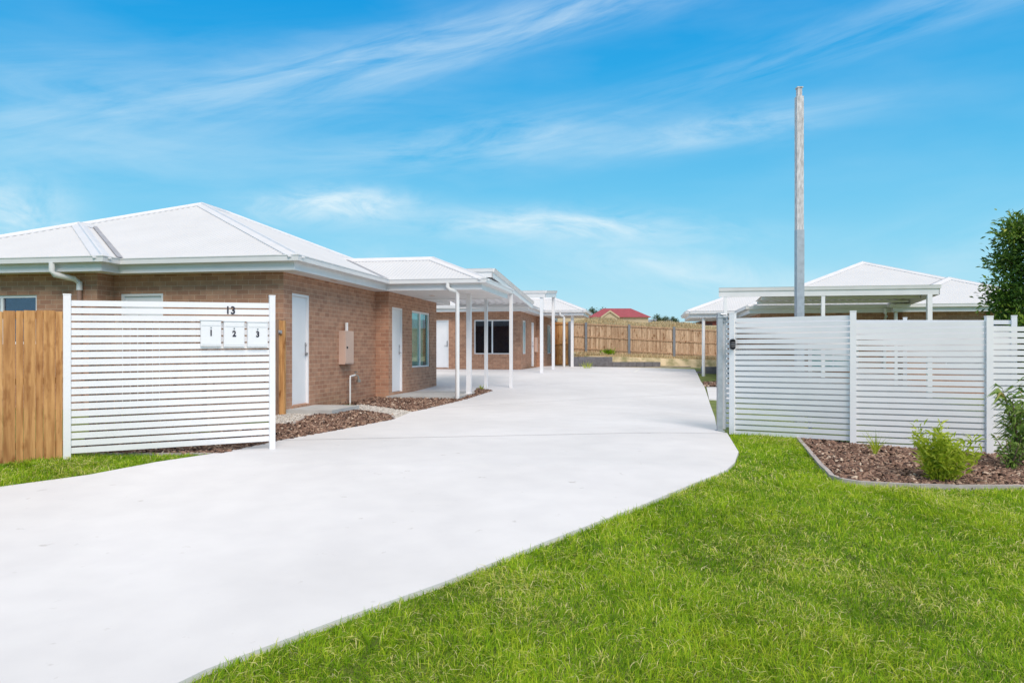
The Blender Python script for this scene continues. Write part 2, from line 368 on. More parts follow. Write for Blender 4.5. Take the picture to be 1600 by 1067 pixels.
# distant hills
hv = []; hf = []
for j, (d, hgt) in enumerate(((2200, 20), (2400, 72), (2900, 40))):
    for i in range(121):
        a = R(-50 + i*100/120)
        n_ = .5 + .5*math.sin(i*.33+1.0)*math.cos(i*.11+.4) + .12*math.sin(i*1.3)
        hv.append((math.sin(a)*d, math.cos(a)*d, CAMZ + (hgt + (45*n_ if j == 1 else 0))*(1.0)))
for j in range(2):
    for i in range(120): b_ = j*121+i; hf.append((b_, b_+1, b_+122, b_+121))
me = bpy.data.meshes.new('hills'); me.from_pydata(hv, [], hf); me.materials.append(M['hill']); o = bpy.data.objects.new('hills', me); col.objects.link(o); tag(o, kind='structure')

# ------------------------------------------------------------------ driveway and beds
ANG = math.atan2(-.1763, .9843); Ux = Vector((.9843, -.1763)); Vx = Vector((.1763, .9843))
H1 = Vector((-4.15, 13.95)); H2 = Vector((.375, 33.3)); H3 = Vector((8.58, 26.55))
FL1, FL2, FL3 = CAMZ-1.03, CAMZ-.755, CAMZ-1.18
def loc2w(o, u, v): p = o + Ux*u + Vx*v; return (p.x, p.y)
edgeR = [gp(*p) for p in ((1136, 680), (1154, 710), (1148, 727), (1134, 740), (1000, 796), (856, 851.5), (694, 917), (541, 972), (405, 1024), (322, 1056))]
edgeL = [gp(*p) for p in ((0, 766), (138, 747), (244, 726.5), (339, 712), (402, 699.5), (430, 693), (522, 676), (616, 657.5), (644, 646), (662, 642), (707, 631), (770, 612))]
drive = edgeR + [(-2.9, 1.2), (-9, 1.2), (-8.2, 5.2)] + edgeL + [loc2w(H1, 2.2, 6.6), loc2w(H1, .1, 6.8), loc2w(H1, .1, 9), loc2w(H1, -3, 9.1), loc2w(H2, -6, -.02), loc2w(H2, .02, -.02), loc2w(H2, .35, 5), (2.9, 37.7), (3.6, 37.3),
         (6.6, 35.6), gp(1085, 578), gp(1100, 604), gp(1107, 625), gp(1117, 655), gp(1121, 677)]
dw = tag(sheet('driveway', drive, .035, .6, M['concrete'], skirt=.10), kind='structure')
def strip(name, a, b, w, eps, mat, parent=None):
    a = Vector(a); b = Vector(b); n_ = Vector((-(b-a).y, (b-a).x)).normalized()*w/2
    return sheet(name, [tuple(a-n_), tuple(b-n_), tuple(b+n_), tuple(a+n_)], eps, .5, mat, parent, skirt=0)
strip('joint', gp(431, 692), gp(1138, 681), .014, .0392, M['joint'], dw)
strip('joint', gp(665, 641.5), gp(1104, 617), .012, .0392, M['joint'], dw)
strip('joint', gp(760, 606), gp(1097, 597), .012, .0392, M['joint'], dw)
tag(strip('parking_marking', gp(991, 583.4), gp(1000, 577.8), .12, .0395, M['line']), kind='structure')
tag(sheet('path', [gp(1104, 606), gp(1108, 625), gp(1150, 627), gp(1150, 606)], .03, .5, M['concrete']), kind='structure')

bedR = [gp(*p) for p in ((1243, 685), (1262, 707), (1284, 734), (1300, 750), (1318, 756), (1345, 760), (1420, 764), (1500, 766), (1600, 766), (1760, 768))] + [(8.6, 9.6), (6.2, 9.85), (4.6, 10.4), gp(1243, 684.2)]
bedL = [gp(*p) for p in ((104, 713.5), (345, 712.5), (402, 700), (430, 693.5), (522, 676.5), (616, 658), (612, 652), (575, 645.5), (529, 641), (480, 654.5), (458, 666.5), (430, 665.5), (330, 680), (104, 695))]
bedH = [gp(*p) for p in ((538, 631), (565, 634), (602, 639), (644, 645.7), (662, 642.2), (707, 631.3), (770, 612.3), (745, 609))] + [loc2w(H1, 2.12, 6.2), loc2w(H1, 2.12, 4.7), loc2w(H1, .3, 4.6), loc2w(H1, 0, 4.75), loc2w(H1, -.0, 1.4)]
grav = [gp(*p) for p in ((430, 650), (443, 645), (452, 641), (517, 640.5), (529, 638.5), (565, 634), (602, 639), (644, 645.5), (619, 656.5), (613, 651.5), (575, 645), (529, 640.5), (480, 654), (458, 666), (430, 665))]
lawnR = [gp(*p) for p in ((1136, 681), (1243, 684.5), (1262, 708), (1284, 735), (1299, 752), (1318, 758), (1345, 762), (1420, 766), (1500, 768), (1600, 768), (1760, 770))] + [(12, 7), (12, 1.5), (-2.4, 1.5)] + [(lambda q: (q[0]+.012, q[1]-.008))(p) for p in edgeR[::-1]]
lawnL = [gp(*p) for p in ((0, 766), (138, 747), (244, 726.5), (339, 712.6), (345, 712.7), (104, 714.5), (98, 716), (0, 728), (-120, 745), (-120, 790))]

def chips(name, poly, dens, mat, lo, hi, flat, base, lift, sd, label, cat):
    r = np.random.default_rng(sd)
    root = sheet(name, poly, .012, .4, base, skirt=.03)
    X = np.array([p[0] for p in poly]); Y = np.array([p[1] for p in poly]); A = (X.max()-X.min())*(Y.max()-Y.min()); n = int(A*dens)
    px = r.uniform(X.min(), X.max(), n); py = r.uniform(Y.min(), Y.max(), n); k = inpoly(px, py, poly); px, py = px[k], py[k]; n = len(px)
    pz = gnp(px, py) + .014 + r.random(n)*lift
    L_ = r.uniform(lo, hi, n); W_ = L_*r.uniform(*flat[:2], n); T_ = L_*r.uniform(*flat[2:], n)
    c = np.array([[-1,-1,-1],[1,-1,-1],[1,1,-1],[-1,1,-1],[-.8,-.8,1],[.8,-.8,1],[.8,.8,1],[-.8,.8,1]], float)
    v = c[None]*np.stack([L_, W_, T_], 1)[:, None]/2 + r.normal(0, .06, (n, 8, 3))*L_[:, None, None]
    a = r.uniform(0, 6.28, n); b = r.normal(0, .4, n); g_ = r.normal(0, .5, n)
    ca, sa, cb_, sb, cg, sg = np.cos(a), np.sin(a), np.cos(b), np.sin(b), np.cos(g_), np.sin(g_)
    x, y, z = v[..., 0], v[..., 1], v[..., 2]
    y, z = y*cg[:, None]-z*sg[:, None], y*sg[:, None]+z*cg[:, None]
    x, z = x*cb_[:, None]+z*sb[:, None], -x*sb[:, None]+z*cb_[:, None]
    x, y = x*ca[:, None]-y*sa[:, None], x*sa[:, None]+y*ca[:, None]
    v = np.stack([x+px[:, None], y+py[:, None], z+pz[:, None]], 2).reshape(-1, 3)
    q = np.array([[4,5,6,7],[0,1,5,4],[1,2,6,5],[2,3,7,6],[3,0,4,7]]); F_ = (np.arange(n)[:, None, None]*8 + q[None]).reshape(-1, 4)
    rr = np.repeat(np.clip(r.normal(.45, .26, n), 0, 1), 5)
    # one object: chips joined with their bed
    o = np_mesh(name, v, F_, rr, mat)
    me = o.data; bmj = bmesh.new(); bmj.from_mesh(me); k0 = len(bmj.faces); bmj.from_mesh(root.data); bmj.faces.ensure_lookup_table()
    me.materials.append(base)
    for f in bmj.faces[k0:]: f.material_index = 1
    bmj.to_mesh(me); bmj.free(); bpy.data.objects.remove(root)
    o.name = name
    return tag(o, label, cat, kind='stuff')
mf = (.22, .5, .1, .25)
chips('mulch', bedR, 2200, M['mulch'], .025, .08, mf, M['mulchbase'], .030, 11, 'dark brown bark mulch filling the curved garden bed before the long white fence', 'mulch')
chips('mulch', bedL, 1800, M['mulch'], .03, .09, mf, M['mulchbase'], .030, 12, 'brown bark mulch around the foot of the letterbox screen', 'mulch')
chips('mulch', bedH, 1300, M['mulch'], .03, .10, mf, M['mulchbase'], .035, 13, 'reddish bark mulch between the brick wall, the porch slab and the driveway', 'mulch')
chips('gravel', grav, 2600, M['gravel'], .018, .042, (.6, .95, .5, .8), M['gravelbase'], .012, 14, 'pale pebbles around the concrete step below the white side door', 'gravel')

def edging(name, pts, label, w=.045, h=.055):
    mb = MB(); pts = [Vector(p) for p in pts]
    L_, R_ = [], []
    for i, p in enumerate(pts):
        d = (pts[min(i+1, len(pts)-1)]-pts[max(i-1, 0)]).normalized(); n_ = Vector((-d.y, d.x))*w/2; z = g(p.x, p.y)
        L_.append(((p+n_).x, (p+n_).y, z)); R_.append(((p-n_).x, (p-n_).y, z))
    up = lambda q, k: (q[0], q[1], q[2]+k)
    for i in range(len(pts)-1):
        a, b, c, d = L_[i], L_[i+1], R_[i+1], R_[i]
        mb.face([up(a, h), up(b, h), up(c, h), up(d, h)]); mb.face([up(a, -.03), up(b, -.03), up(b, h), up(a, h)]); mb.face([up(d, -.03), up(c, -.03), up(c, h), up(d, h)])
    for e in (0, -1): mb.face([up(L_[e], -.03), up(R_[e], -.03), up(R_[e], h), up(L_[e], h)])
    return tag(mb.build(name, M['edging']), label, 'garden edging')
def dense(poly, k=4):
    o = []
    for a, b in zip(poly[:-1], poly[1:]):
        o += [tuple(Vector(a).lerp(Vector(b), j/k)) for j in range(k)]
    return o + [poly[-1]]
edging('garden_edging', dense(bedR[:10]), 'grey concrete edging curving around the mulch bed before the long fence')
edging('garden_edging', dense([bedL[0], bedL[1]]), 'straight grey edging between the small left lawn and the mulch under the screen', .03, .04)
edging('garden_edging', dense([gp(*p) for p in ((431, 665.7), (458, 666.3), (480, 654.3), (529, 640.8), (575, 645.2), (611, 651.8), (616, 657))]), 'zigzag grey edging between the pale pebbles and the mulch bed', .04, .05)

# ------------------------------------------------------------------ lawns
def lnoise(x, y, s):
    return (np.sin(x*1.3*s+.7*np.sin(y*1.7*s))+np.sin(y*1.1*s+1.9+.8*np.sin(x*2.1*s))+np.sin((x+y)*2.3*s+.5)*.6)/2.6
def lawn(name, poly, zones, sd, label, sparse=None):
    r = np.random.default_rng(sd); vs = []; rs = []
    for (y0, y1, dens, wid, ln) in zones:
        X = np.array([p[0] for p in poly]); x0 = max(X.min(), -.72*y1-.3); x1 = min(X.max(), .72*y1+.4)
        n = int((x1-x0)*(y1-y0)*dens); px = r.uniform(x0, x1, n); py = r.uniform(y0, y1, n)
        k = inpoly(px, py, poly) & (np.abs(px) < .70*py+.5); px, py = px[k], py[k]; n = len(px)
        cl = lnoise(px, py, 1.6)*.5 + lnoise(px+9, py+4, 5.)*.35 + lnoise(px, py, 14)*.25
        hgt = ln*(.60+.65*r.random(n))*(1+.55*cl)
        straw = r.random(n) < (.07 + .20*np.clip(lnoise(px+3, py, 2.2), 0, 1))
        # couch grass: runs of blades share a lean direction
        dirn = 3.0*lnoise(px, py, 2.3) + 2.0*lnoise(px+5, py-2, 6.) + r.normal(0, 1.5, n)
        lean = np.clip(r.normal(1.0, .42, n), .05, 1.5); lean[straw] = r.uniform(1.1, 1.5, straw.sum()); hgt[straw] *= 1.6
        dx, dy = np.cos(dirn), np.sin(dirn); w = wid*r.uniform(.6, 1.3, n)
        p0 = np.stack([px, py, gnp(px, py)-.004+ r.random(n)*.012], 1)
        d1 = np.stack([dx*np.sin(lean*.6), dy*np.sin(lean*.6), np.cos(lean*.6)], 1); d2 = np.stack([dx*np.sin(lean*1.25), dy*np.sin(lean*1.25), np.cos(lean*1.25)], 1)
        sd_ = np.stack([-dy, dx, r.normal(0, .25, n)], 1)
        p1 = p0 + d1*(hgt*.5)[:, None]; p2 = p1 + d2*(hgt*.55)[:, None]
        p2[:, 2] = np.maximum(p2[:, 2], p0[:, 2]+.010+.02*r.random(n))
        W1 = sd_*(w/2)[:, None]
        vs.append(np.stack([p0-W1, p0+W1, p1+W1*.85, p1-W1*.85, p2+W1*.12, p2-W1*.12], 1))
        c = np.clip(.45 + .26*cl + .12*lnoise(px+2, py-7, 22) + r.normal(0, .18, n), 0, .80); c[straw] = r.uniform(.82, 1.0, straw.sum()); rs.append(c)
    v = np.concatenate(vs); n = len(v); q = np.array([[0,1,2,3],[3,2,4,5]])
    F_ = (np.arange(n)[:, None, None]*6+q[None]).reshape(-1, 4)
    o = np_mesh(name, v.reshape(-1, 3), F_, np.repeat(np.concatenate(rs), 2), M['grass'])
    return tag(o, label, 'grass', kind='stuff')
lawn('grass', lawnR, ((2.6, 5., 11000, .0040, .054), (5., 7.5, 7500, .0052, .054), (7.5, 12.5, 4800, .007, .056)), 3, 'bright green couch lawn sweeping across the right foreground beside the driveway')
lawn('grass', lawnL, ((6., 9.2, 5200, .006, .065),), 4, 'small green lawn strip in front of the pine fence and letterbox screen')
# dry pasture beyond the back fence
def dryfield():
    r = np.random.default_rng(8); n = 110000
    py = 45 + 42*r.random(n)**.8; px = r.uniform(-6, 24, n); k = (px > 0) | (py > 60); px, py = px[k], py[k]; n = len(px)
    h = r.uniform(.08, .30, n)*np.where(py > 75, 1.3, 1)*(1+.5*lnoise(px, py, .6)); a = r.uniform(0, 6.28, n); w = r.uniform(.02, .05, n); dx, dy = np.cos(a), np.sin(a)
    p0 = np.stack([px, py, gnp(px, py)+np.where(py > 60, .25*np.sin(px*.31+py*.2)+.15*np.sin(px*.83), 0)-.02], 1)
    sdv = np.stack([np.cos(a+1.57), np.sin(a+1.57), 0*a], 1)*w[:, None]; p1 = p0 + np.stack([dx*h*.4, dy*h*.4, h], 1)
    v = np.stack([p0-sdv, p0+sdv, p1+sdv*.2, p1-sdv*.2], 1).reshape(-1, 3)
    o = np_mesh('dry_grass', v, (np.arange(n)[:, None]*4+np.arange(4)[None]), r.random(n), M['drygrass'])
    tag(o, 'straw coloured dry grass on the slope beyond the back paling fence', 'dry grass', kind='stuff')
dryfield()
def bankgrass():
    r = np.random.default_rng(18); n = 26000
    px = r.uniform(3.4, 14, n); py = r.uniform(38.2, 43, n); h = r.uniform(.03, .20, n)*np.clip(.6+lnoise(px, py, 1.6), .1, 2); a = r.uniform(0, 6.28, n); w = r.uniform(.008, .02, n)
    p0 = np.stack([px, py, gnp(px, py)-.01], 1); sdv = np.stack([np.cos(a), np.sin(a), 0*a], 1)*w[:, None]; p1 = p0 + np.stack([np.sin(a)*h*.5, np.cos(a)*h*.5, h], 1)
    v = np.stack([p0-sdv, p0+sdv, p1+sdv*.2, p1-sdv*.2], 1).reshape(-1, 3)
    o = np_mesh('dry_grass', v, (np.arange(n)[:, None]*4+np.arange(4)[None]), r.random(n), M['drygrass'])
    tag(o, 'patchy dry grass between the grey retaining wall and the back fence', 'dry grass', kind='stuff')
bankgrass()

# ------------------------------------------------------------------ building kit
def wall(mb, a, b, z0, z1, ops=(), depth=.11, inward=None, uoff=0.):
    a = Vector(a); b = Vector(b); d = (b-a); Ln = d.length; d.normalize(); n_ = Vector(inward) if inward else Vector((-d.y, d.x))
    P = lambda s, z, k=0.: (a.x+d.x*s+n_.x*k, a.y+d.y*s+n_.y*k, z)
    ss = sorted({0., Ln, *[o[0] for o in ops], *[o[1] for o in ops]}); zs = sorted({z0, z1, *[o[2] for o in ops], *[o[3] for o in ops]})
    for i in range(len(ss)-1):
        for j in range(len(zs)-1):
            cs, cz = (ss[i]+ss[i+1])/2, (zs[j]+zs[j+1])/2
            if any(o[0] < cs < o[1] and o[2] < cz < o[3] for o in ops): continue
            q = [(ss[i], zs[j]), (ss[i+1], zs[j]), (ss[i+1], zs[j+1]), (ss[i], zs[j+1])]
            mb.face([P(*x) for x in q], [(x[0]+uoff, x[1]) for x in q])
    for o in ops:
        for (s1, e1, s2, e2) in ((o[0], o[2], o[0], o[3]), (o[1], o[2], o[1], o[3]), (o[0], o[3], o[1], o[3]), (o[0], o[2], o[1], o[2])):
            u = (0, e1, depth, e1, depth, e2, 0, e2) if s1 == s2 else (s1, 0, s1, depth, s2, depth, s2, 0)
            mb.face([P(s1, e1), P(s1, e1, depth), P(s2, e2, depth), P(s2, e2)], [(u[0], u[1]), (u[2], u[3]), (u[4], u[5]), (u[6], u[7])])
def hiproof(parent, m, u0, u1, v0, v1, ze, p, pitch=.090, amp=.0045, name='roof'):
    """hip roof over a rectangle: corrugated sheets running down each slope, plus hip and ridge capping"""
    w, d = u1-u0, v1-v0; a = min(w, d)/2; zt = ze + p*a
    if w <= d: A = Vector(((u0+u1)/2, v0+a, zt)); B = Vector(((u0+u1)/2, v1-a, zt))
    else: A = Vector((u0+a, (v0+v1)/2, zt)); B = Vector((u1-a, (v0+v1)/2, zt))
    c = [Vector((u0, v0, ze)), Vector((u1, v0, ze)), Vector((u1, v1, ze)), Vector((u0, v1, ze))]
    if w <= d: faces = [(c[0], c[1], [A]), (c[1], c[2], [B, A]), (c[2], c[3], [B]), (c[3], c[0], [A, B])]; hips = [(c[0], A), (c[1], A), (c[2], B), (c[3], B)]
    else: faces = [(c[0], c[1], [B, A]), (c[1], c[2], [B]), (c[2], c[3], [A, B]), (c[3], c[0], [A])]; hips = [(c[0], A), (c[1], B), (c[2], B), (c[3], A)]
    mb = MB(m)
    for e0, e1, tops in faces:
        s = (e1-e0).normalized(); Ln = (e1-e0).length; up = Vector((0, 0, 1)); inn = up.cross(s)
        k = math.sqrt(1+p*p); t = (inn + up*p)/k; nrm = s.cross(t)
        poly = [(0, 0), (Ln, 0)] + [((q-e0).dot(s), (q-e0).dot(t)) for q in tops]
        def tmax(x):
            r_ = 0
            for i in range(len(poly)):
                (x1, y1), (x2, y2) = poly[i], poly[(i+1) % len(poly)]
                if abs(x1-x2) > 1e-9 and min(x1, x2)-1e-9 <= x <= max(x1, x2)+1e-9: r_ = max(r_, y1+(y2-y1)*(x-x1)/(x2-x1))
            return r_
        N_ = max(4, int(Ln/pitch)*4)
        xs_ = [Ln*i/N_ for i in range(N_+1)]
        pr = [amp, .0, -amp, 0.]
        prev = None
        for i, x in enumerate(xs_):
            o = e0 + s*x + nrm*(pr[i % 4]+amp); q = (o - t*.03, o + t*tmax(x))
            if prev: mb.face([prev[0], q[0], q[1], prev[1]])
            prev = q
    roof = mb.build(name, M['roof'], parent, smooth=False)
    cp = MB(m)
    def cap(a_, b_, w_, drop):
        d_ = b_-a_; h = Vector((-d_.y, d_.x, 0)).normalized()
        up = Vector((0, 0, 1)); pf = [(-w_, -drop-.012), (-w_, -drop+.006), (-.035, .006), (-.02, .035), (.02, .035), (.035, .006), (w_, -drop+.006), (w_, -drop-.012)]
        base = Vector((0, 0, amp*2+.012))
        ra = [a_+base+h*x+up*z for x, z in pf]; rb = [b_+base+h*x+up*z for x, z in pf]
        for i in range(len(pf)-1): cp.face([ra[i], rb[i], rb[i+1], ra[i+1]])
        cp.face(ra); cp.face(rb[::-1])
    for a_, b_ in hips: cap(a_, b_, .15, .15*p*.707)
    if (A-B).length > .05: cap(A, B, .15, .15*p)
    cp.build('ridge_cap', M['cap'], parent)
    return A, B
def sweep(mb, path, prof, closed=False):
    """profile (outwards, up) run along a path; outwards is to the right of the direction of travel"""
    pts = [Vector(p) for p in path]; n = len(pts); rings = []
    for i, p in enumerate(pts):
        d1 = (p-pts[i-1]).normalized() if i > 0 else None; d2 = (pts[i+1]-p).normalized() if i < n-1 else None
        d1 = d1 or d2; d2 = d2 or d1
        n1 = Vector((d1.y, -d1.x)); n2 = Vector((d2.y, -d2.x)); b = n1+n2
        b = b/ max(b.dot(n1), 1e-4) if b.length > 1e-4 else n1
        rings.append([(p.x+b.x*o, p.y+b.y*o, z) for o, z in prof])
    k = len(prof)
    for i in range(n-1):
        for j in range(k): mb.face([rings[i][j], rings[i+1][j], rings[i+1][(j+1) % k], rings[i][(j+1) % k]])
    mb.face(rings[0]); mb.face(rings[-1][::-1])
GP = lambda zs: [(-.14, zs), (-.02, zs), (-.02, zs+.13), (.0, zs+.135), (.115, zs+.15), (.12, zs+.235), (.132, zs+.24), (.132, zs+.255), (.11, zs+.255), (-.14, zs+.26)]
def door(parent, m, p, d, n_, w, h, handle_at, z0=0., label=None, lever=True, rec=.055):
    """frame, leaf and handle; p = left bottom corner on the wall face, d along it, n_ outwards"""
    p = Vector((*p, z0)); d = Vector((*d, 0)); n_ = Vector((*n_, 0)); up = Vector((0, 0, 1))
    fr = MB(m); fr.obb(p, d, n_, up, (0, .045), (-.10, -.012), (0, h)); fr.obb(p, d, n_, up, (w-.045, w), (-.10, -.012), (0, h)); fr.obb(p, d, n_, up, (.045, w-.045), (-.10, -.012), (h-.045, h))
    lf = MB(m); lf.obb(p, d, n_, up, (.049, w-.049), (-.10, -rec), (.012, h-.049))
    dr = lf.build('door', M['door'], parent)
    fr.build('door_frame', M['white'], dr)
    if handle_at is not None:
        hb = MB(m); hx = handle_at
        q = p + d*hx + up*.98 - n_*rec
        hb.obb(q, d, n_, up, (-.02, .02), (0, .006), (-.05, .21))
        hb.tube([q, q+n_*.02], .028, 10); hb.tube([q+n_*.02, q+n_*.055], .010, 8); s_ = -1 if hx > w/2 else 1
        hb.tube([q+n_*.055, q+n_*.055+d*.12*s_], .010, 8); q2 = q+up*.16; hb.tube([q2, q2+n_*.02], .024, 10)
        hb.build('door_handle', M['handle'], dr)
    return dr
def window(parent, m, p, d, n_, w, h, z0, mull=1, glass='glass', back='curtain'):
    p = Vector((*p, z0)); d = Vector((*d, 0)); n_ = Vector((*n_, 0)); up = Vector((0, 0, 1)); t = .05
    fr = MB(m)
    for (x, z) in (((0, t), (0, h)), ((w-t, w), (0, h)), ((t, w-t), (0, t)), ((t, w-t), (h-t, h))): fr.obb(p, d, n_, up, x, (-.10, -.035), z)
    for i in range(mull):
        x = w*(i+1)/(mull+1); fr.obb(p, d, n_, up, (x-t*.6, x+t*.6), (-.095, -.04), (t, h-t))
    f = fr.build('window', M['white'], parent)
    pn = MB(m)
    for i in range(mull+1):
        x0 = w*i/(mull+1)+(t if i == 0 else t*.6); x1 = w*(i+1)/(mull+1)-(t if i == mull else t*.6)
        pn.obb(p, d, n_, up, (x0, x1), (-.075, -.070), (t, h-t))
    pn.build('pane', M[glass], f)
    bk = MB(m)
    if back == 'curtain':
        N_ = int(w/.045); pr = [(t*.4+(w-.8*t)*i/N_, -.19-.035*(.5+.5*math.sin(i*1.35+.4*math.sin(i*.7)))) for i in range(N_+1)]
        for i in range(N_): bk.face([p+d*pr[i][0]+n_*pr[i][1], p+d*pr[i+1][0]+n_*pr[i+1][1], p+d*pr[i+1][0]+n_*pr[i+1][1]+up*h, p+d*pr[i][0]+n_*pr[i][1]+up*h])
        bk.build('curtain', M['curtain'], f)
    else:
        bk.obb(p, d, n_, up, (-.02, w+.02), (-.20, -.18), (-.02, h+.02)); bk.build('blind', M['blind'], f)
    return f
def sill(mb, p, d, n_, w, z):
    p = Vector((*p, z)); d = Vector((*d, 0)); n_ = Vector((*n_, 0)); up = Vector((0, 0, 1))
    k = max(1, round(w/.086)); s_ = w/k
    a = p + n_*.018; b = a + d*w; dz = up*.115
    mb.face([a-dz, b-dz, b, a], [(0, 0), (0, w), (.115, w), (.115, 0)]); mb.face([a, b, b-n_*.09+up*.02, a-n_*.09+up*.02], [(0, 0), (0, w), (.1, w), (.1, 0)])
    mb.face([a-dz, b-dz, b-dz-n_*.018, a-dz-n_*.018], [(0, 0), (0, w), (.02, w), (.02, 0)])
    for q in (a, b): mb.face([q-dz, q, q-n_*.018, q-dz-n_*.018], [(0, 0), (.1, 0), (.1, .02), (0, .02)])
SOF = 2.46
def house(name, o2, fl, m, label, prm):
    """m = -1 builds the mirrored plan.  local x (u) runs to the driveway side, y (v) runs back"""
    root = empty(name, (o2.x, o2.y, fl), ANG, label, 'house')
    pu, pv0, pv1 = prm['porch']; wg = prm['wing']; wp = prm.get('wp', .45); vb = prm['back']; a2 = prm['half']*2; p = prm['p']; rp = prm.get('ret', 4.77)
    wa = -wg - .43
    # walls
    mb = MB(m); zb = -.35
    ops_f, ops_s, ops_p, ops_w = prm['front'], prm['side'], prm['prjt'], prm['wingops']
    wall(mb, (wa, 0), (0, 0), zb, SOF, [(wa*-1+o[0], wa*-1+o[1], o[2], o[3]) for o in ops_f])
    wall(mb, (0, 0), (0, rp), zb, SOF, ops_s)
    wall(mb, (0, rp), (.33, rp), zb, SOF)
    wall(mb, (.33, rp), (.33, 9.0), zb, SOF, [(o[0]-rp, o[1]-rp, o[2], o[3]) for o in ops_p])
    wall(mb, (.33, 9.0), (-a2+.86, 9.0), zb, SOF)
    wall(mb, (wa, -wp), (wa, 0), zb, SOF)
    wl_ = wa-4.44
    wall(mb, (wl_, -wp), (wa, -wp), zb, SOF, [(o[0]-wl_, o[1]-wl_, o[2], o[3]) for o in ops_w])
    wall(mb, (wl_, 9), (wl_, -wp), zb, SOF)
    for (s0, s1, z, pt, d, n_) in prm.get('sills', ()): sill(mb, (pt[0]+d[0]*s0, pt[1]+d[1]*s0), d, n_, s1-s0, z)
    w_ = mb.build('wall', M['brick'], root, merge=False)
    # openings
    for (kind, s0, s1, z0, z1, pt, d, n_, kw) in prm['items']:
        q = (pt[0]+d[0]*s0, pt[1]+d[1]*s0)
        if kind == 'door': door(root, m, q, d, n_, s1-s0, z1-z0, kw, z0)
        else: window(root, m, q, d, n_, s1-s0, z1-z0, z0, *kw)
    # soffit (also the porch ceiling)
    sf = MB(m); z = SOF; e = -.02
    g1, g0 = .43+e, -.43-e
    for (u0, u1, v0, v1) in ((-a2+.43, g1, g0, vb+e), (-wg-5.3, -wg+e, -.43-wp-e, g0-.001), (g1+.001, pu+e, pv0-e, pv1+e)):
        sf.face([(u0, v0, z), (u1, v0, z), (u1, v1, z), (u0, v1, z)])
    so = sf.build('soffit', M['soffit'], root)
    for (u, v) in ((.24, 1.75), (1.0, 6.2)):
        vt = MB(m); vt.box((u-.05, u+.05), (v-.12, v+.12), (z-.008, z-.002)); vt.build('eave_vent', M['beige'], so)
    # gutter and fascia round the eaves
    gt = MB(m)
    path = [(-wg-5.3, -.43-wp), (-wg, -.43-wp), (-wg, -.43), (.43, -.43), (.43, pv0), (pu, pv0), (pu, pv1), (.43, pv1), (.43, vb), (-a2+.43, vb)]
    sweep(gt, path, GP(SOF-.012))
    gt.build('gutter', M['gutter'], root)
    # roofs: main block, front wing, porch; they run into one another at the valleys
    ze = SOF+.23
    hiproof(root, m, -a2+.43-.06, .43+.06, -.43-.06, vb+.06, ze, p)
    b2 = 5.3
    hiproof(root, m, -wg-b2, -wg+.06, -.43-wp-.06, 6.0, ze, p)
    hiproof(root, m, -3.5, pu+.06, pv0-.06, pv1+.06, ze, p)
    # valley flashings follow the lines where the slopes meet
    def vstrip(x, y, dx, dy, ln):
        vl = MB(m); h = Vector((-dy, dx, 0)).normalized()*.045; a_ = Vector((x, y, ze+.045)); b_ = Vector((x+dx*ln, y+dy*ln, ze+.045+p*ln))
        vl.face([a_-h, a_+h, b_+h, b_-h]); vl.build('valley_flashing', M['valley'], root)
    c_ = (pv1-pv0)/2
    vstrip(.45, pv0-.06, -1, 1, c_); vstrip(-wg+.06, -.47, -1, 1, b2/2)
    return root

B = 2.105
prm1 = dict(porch=(2.74, 4.35, 7.67), wing=3.02, back=10.3, half=4.82, p=.402,
    front=[(-3.30, -2.42, 0, B)],
    side=[(.34, 1.08, 0, B)], prjt=[(5.02, 5.84, 0, B), (6.63, 8.34, .57, B)],
    wingops=[(-6.3, -4.72, 1.15, B-.03)],
    sills=[(6.63, 8.34, .57, (.33, 0), (0, 1), (1, 0)), (.34, 1.08, 0.0, (0, 0), (0, 1), (1, 0))],
    items=[('door', .34, 1.08, 0, B, (0, 0), (0, 1), (1, 0), .67), ('door', 5.02, 5.84, 0, B, (.33, 0), (0, 1), (1, 0), .70),
           ('window', 6.63, 8.34, .57, B, (.33, 0), (0, 1), (1, 0), (1, 'glass', 'curtain')),
           ('door', -3.30, -2.42, 0, B, (0, 0), (1, 0), (0, -1), None),
           ('window', -6.3, -4.72, 1.15, B-.03, (0, -.45), (1, 0), (0, -1), (1, 'glass_dark', 'blind'))])
h1 = house('brick_house', H1, FL1, 1, 'nearest brick house, its front corner behind the letterbox screen, white hip roof above', prm1)
# brick piers either side of door, meter box, tap, downpipes, porch posts: parts of the house
mb = MB(); mb.box((0.001, .13), (2.52, 3.02), (.74, 1.46)); mbx = mb.build('meter_box', M['beige'], h1)
mb = MB(); mb.box((.13, .145), (2.54, 3.00), (.76, 1.44)); d_ = mb.build('meter_box_door', M['beige'], mbx)
mb = MB(); mb.tube([(.145, 2.62, 1.10), (.165, 2.62, 1.10)], .022, 10); mb.build('lock', M['black'], mbx)
mb = MB(); mb.tube([(.06, 2.80, 1.46), (.06, 2.80, 1.64)], .035, 12); mb.build('conduit', M['pvc'], mbx)
mb = MB(); mb.tube([(.10, 2.90, -.2), (.10, 2.90, .44), (.10, 2.92, .47), (.10, 3.20, .49)], .020, 10); tp = mb.build('tap_pipe', M['pvc'], h1, True)
mb = MB(); mb.tube([(.10, 3.18, .49), (.16, 3.22, .47), (.17, 3.22, .38)], .018, 10); mb.tube([(.11, 3.20, .50), (.11, 3.20, .56)], .010, 8); mb.box((.08, .15), (3.17, 3.23), (.55, .575)); mb.tube([(.17, 3.22, .40), (.17, 3.22, .33)], .045, 14); mb.build('tap', M['brass'], tp)
mb = MB(); mb.box((0, .92), (.03, 1.35), (-.14, -.04)); mb.build('step', M['slab'], h1)
